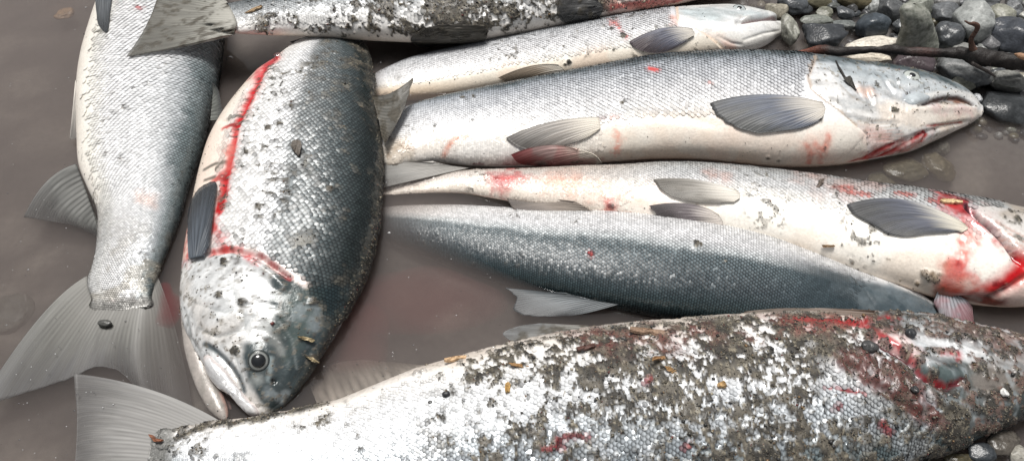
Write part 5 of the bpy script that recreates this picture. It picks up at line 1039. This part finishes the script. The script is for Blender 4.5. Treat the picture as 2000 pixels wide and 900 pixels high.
for k, (x, y, rx, ry, col, lab) in enumerate([(871, 769, 7, 5.5, (.02, .02, .022), 'small black pebble on the white flank of the big sandy salmon'), (1696, 677, 15, 9, (.045, .045, .045), 'dark flat pebble beside the gash of the big sandy salmon'),
     (1779, 651, 9, 7, (.03, .032, .035), 'black pebble in the mud behind the head of the sandy salmon'), (1786, 760, 7, 6, (.03, .03, .03), 'black pebble below the gash of the sandy salmon'), (840, 786, 4, 3, (.03, .03, .03), 'tiny dark pebble left below the small black pebble'),
     (205, 632, 15, 6, (.07, .07, .065), 'flat grey pebble on the tail fin of the far left salmon'), (1960, 767, 7, 7, (.6, .6, .58), 'white stone chip on the dark head of the sandy salmon')]):
    p, n = surf(x, y, .002); v, f = ICO[3]; s0 = mpp(x, y); q = v*(1+.6*(vnoise(v+k*5, 1.6, k)-.5))[:, None]*[rx*s0, ry*s0*1.2, min(rx, ry)*s0*.8]
    o = link('pebble', npmesh('pebble', q, f, {'Col': ('C', np.ones(q.shape)*np.array(col)*(.6+.8*vnoise(v, 4, k))[:, None]), 'rgh': ('F', np.full(len(q), .35))}), M_STONE); o.location = p+n*min(rx, ry)*s0*.35
    tag(o, lab, 'pebble', 'small pebbles stuck on the fish')
# --- bubbles and floating specks
BUB = [(815, 731, 9, 'larger of the two bubbles at the belly edge of the big sandy salmon'), (827, 726, 7.5, 'smaller of the two touching bubbles by the big sandy salmon'), (768, 690, 3.5, 'tiny bubble floating above the pale straw'), (768, 697, 4, 'tiny bubble touching the pale straw tip'),
       (543, 112, 9, 'bubble beside the bloody edge under the top salmon'), (449, 116, 7, 'bubble between the two left hand salmon near the top'), (964, 680, 5, 'bubble where the sandy salmon belly meets the water')]
for k, (x, y, r0, lab) in enumerate(BUB):
    p, n = surf(x, y, .0); rr = r0*mpp(x, y); na = 28; V = []
    for j in range(9):
        th = j/8*math.pi/2
        for i in range(na): an = 2*math.pi*i/na; V.append((math.cos(th)*math.cos(an)*rr, math.cos(th)*math.sin(an)*rr, math.sin(th)*rr*.75))
    o = link('bubble', npmesh('bubble', V, grid_faces(9, na, True)), M_BUBBLE); o.location = p+np.array([0, 0, .0004]); tag(o, lab, 'bubble', 'bubbles on the pool')
def specks():
    rng = np.random.default_rng(12); V0, F0 = OCT; V = []; C = []; n = 0
    while n < 420:
        x, y = rng.uniform(-40, 2040), rng.uniform(-30, 930); p, nn = surf(x, y, 0)
        if p[2] > .0005: continue
        r = rng.uniform(.0002, .0006)*(1+(rng.random() < .05)*1.5); V.append(V0*[r*rng.uniform(1, 2), r*rng.uniform(.8, 1.4), r*.3]+[p[0], p[1], .0003]); C.append(np.ones((6, 3))*rng.choice([.5, .3, .12])); n += 1
    o = link('floating_specks', npmesh('floating_specks', np.vstack(V), (F0[None]+np.arange(n)[:, None, None]*6).reshape(-1, 3), {'Col': ('C', np.vstack(C))}), M_GRIT)
    tag(o, 'pale scum specks floating on the pool', kind='stuff')
specks()
def cloud(x, y, z, rx, ry, rz, mat, label):
    v, f = ICO[3]; p = at(x, y, z); s0 = mpp(x, y); q = v*(1+.7*(vnoise(v+x, 1.4, 3)-.5))[:, None]*[rx*s0, ry*s0*1.3, rz]
    q[:, 2] = np.minimum(q[:, 2], -z-.0008)
    o = link('blood_cloud', npmesh('blood_cloud', q, f), mat); o.location = p; tag(o, label, kind='stuff')
M_CLOUD2 = M_CLOUD.copy(); M_CLOUD2.name = 'thin_blood_in_water'
for _n in M_CLOUD2.node_tree.nodes:
    if _n.type == 'PRINCIPLED_VOLUME': _n.inputs['Color'].default_value = (.62, .28, .27, 1); _n.inputs['Density'].default_value = 16
cloud(830, 590, -.013, 150, 60, .012, M_CLOUD2, 'faint pink blood tint in the water between the salmon')
cloud(700, 660, -.013, 60, 60, .012, M_CLOUD2, 'faint pink blood tint in the water beside the dark head')
cloud(316, 606, -.012, 40, 52, .009, M_CLOUD, 'red blood spreading in the water by the far left tail')

def build_water():
    """closed body of water: a fine top sheet that climbs a little where it touches the fish"""
    xs = np.r_[-3.2, -2, -1.2, np.arange(-.80, .92, .0018), 1.3, 2, 3.2]; ys = np.r_[-.8, -.3, 0, np.arange(.10, 1.12, .0018), 1.5, 2.4, 3.6]
    nx, ny = len(xs), len(ys); X, Y = np.meshgrid(xs, ys, indexing='ij'); acc = np.zeros((nx, ny))
    for f in FISH:
        P = f.P.reshape(-1, 3); m = (np.abs(P[:, 2]) < .0022) & (np.abs(f.N.reshape(-1, 3)[:, 2]) < .6); P = P[m]
        i = np.round((P[:, 0]+.80)/.0018).astype(int)+3; j = np.round((P[:, 1]-.10)/.0018).astype(int)+3
        ok = (i > 3) & (i < nx-4) & (j > 3) & (j < ny-4); acc[i[ok], j[ok]] = 1
    def blur(A, r):
        k = np.exp(-(np.arange(-3*r, 3*r+1)/r)**2/2); k /= k.sum()
        B_ = np.apply_along_axis(lambda v: np.convolve(v, k, 'same'), 0, A); return np.apply_along_axis(lambda v: np.convolve(v, k, 'same'), 1, B_)
    h = np.clip(blur(acc, 3)*3.0, 0, 1)*.0004
    p = np.stack([X, Y, X*0], -1); h = h+.0006*(fbm(p, 9, 31, 2)-.5)+.00007*(vnoise(p, 70, 33)-.5)
    h[:3] = 0; h[-3:] = 0; h[:, :3] = 0; h[:, -3:] = 0
    top = np.stack([X, Y, h], -1).reshape(-1, 3); I = np.arange(nx*ny).reshape(nx, ny)
    loop = np.r_[I[:-1, 0], I[-1, :-1], I[::-1, -1][:-1], I[0, ::-1][:-1]]; n0 = len(top); low = top[loop].copy(); low[:, 2] = -.12
    q = np.arange(len(loop)); q2 = (q+1) % len(loop); side = np.stack([loop[q], n0+q, n0+q2, loop[q2]], -1)
    c = np.array([[0, 1.4, -.12]]); V = np.vstack([top, low, c]); ci = len(V)-1
    F = np.vstack([grid_faces(nx, ny)[:, ::-1], side]).tolist()+[(int(n0+a), ci, int(n0+b)) for a, b in zip(q, q2)]
    me = bpy.data.meshes.new('water'); me.from_pydata(V.tolist(), [], F); me.validate()
    import bmesh
    bm = bmesh.new(); bm.from_mesh(me); bmesh.ops.recalc_face_normals(bm, faces=bm.faces); bm.to_mesh(me); bm.free()
    me.polygons.foreach_set('use_smooth', np.r_[np.ones((nx-1)*(ny-1), bool), np.zeros(len(me.polygons)-(nx-1)*(ny-1), bool)])
    o = link('water', me, M_WATER); tag(o, 'murky grey brown pool water around the fish', kind='structure')
build_water()
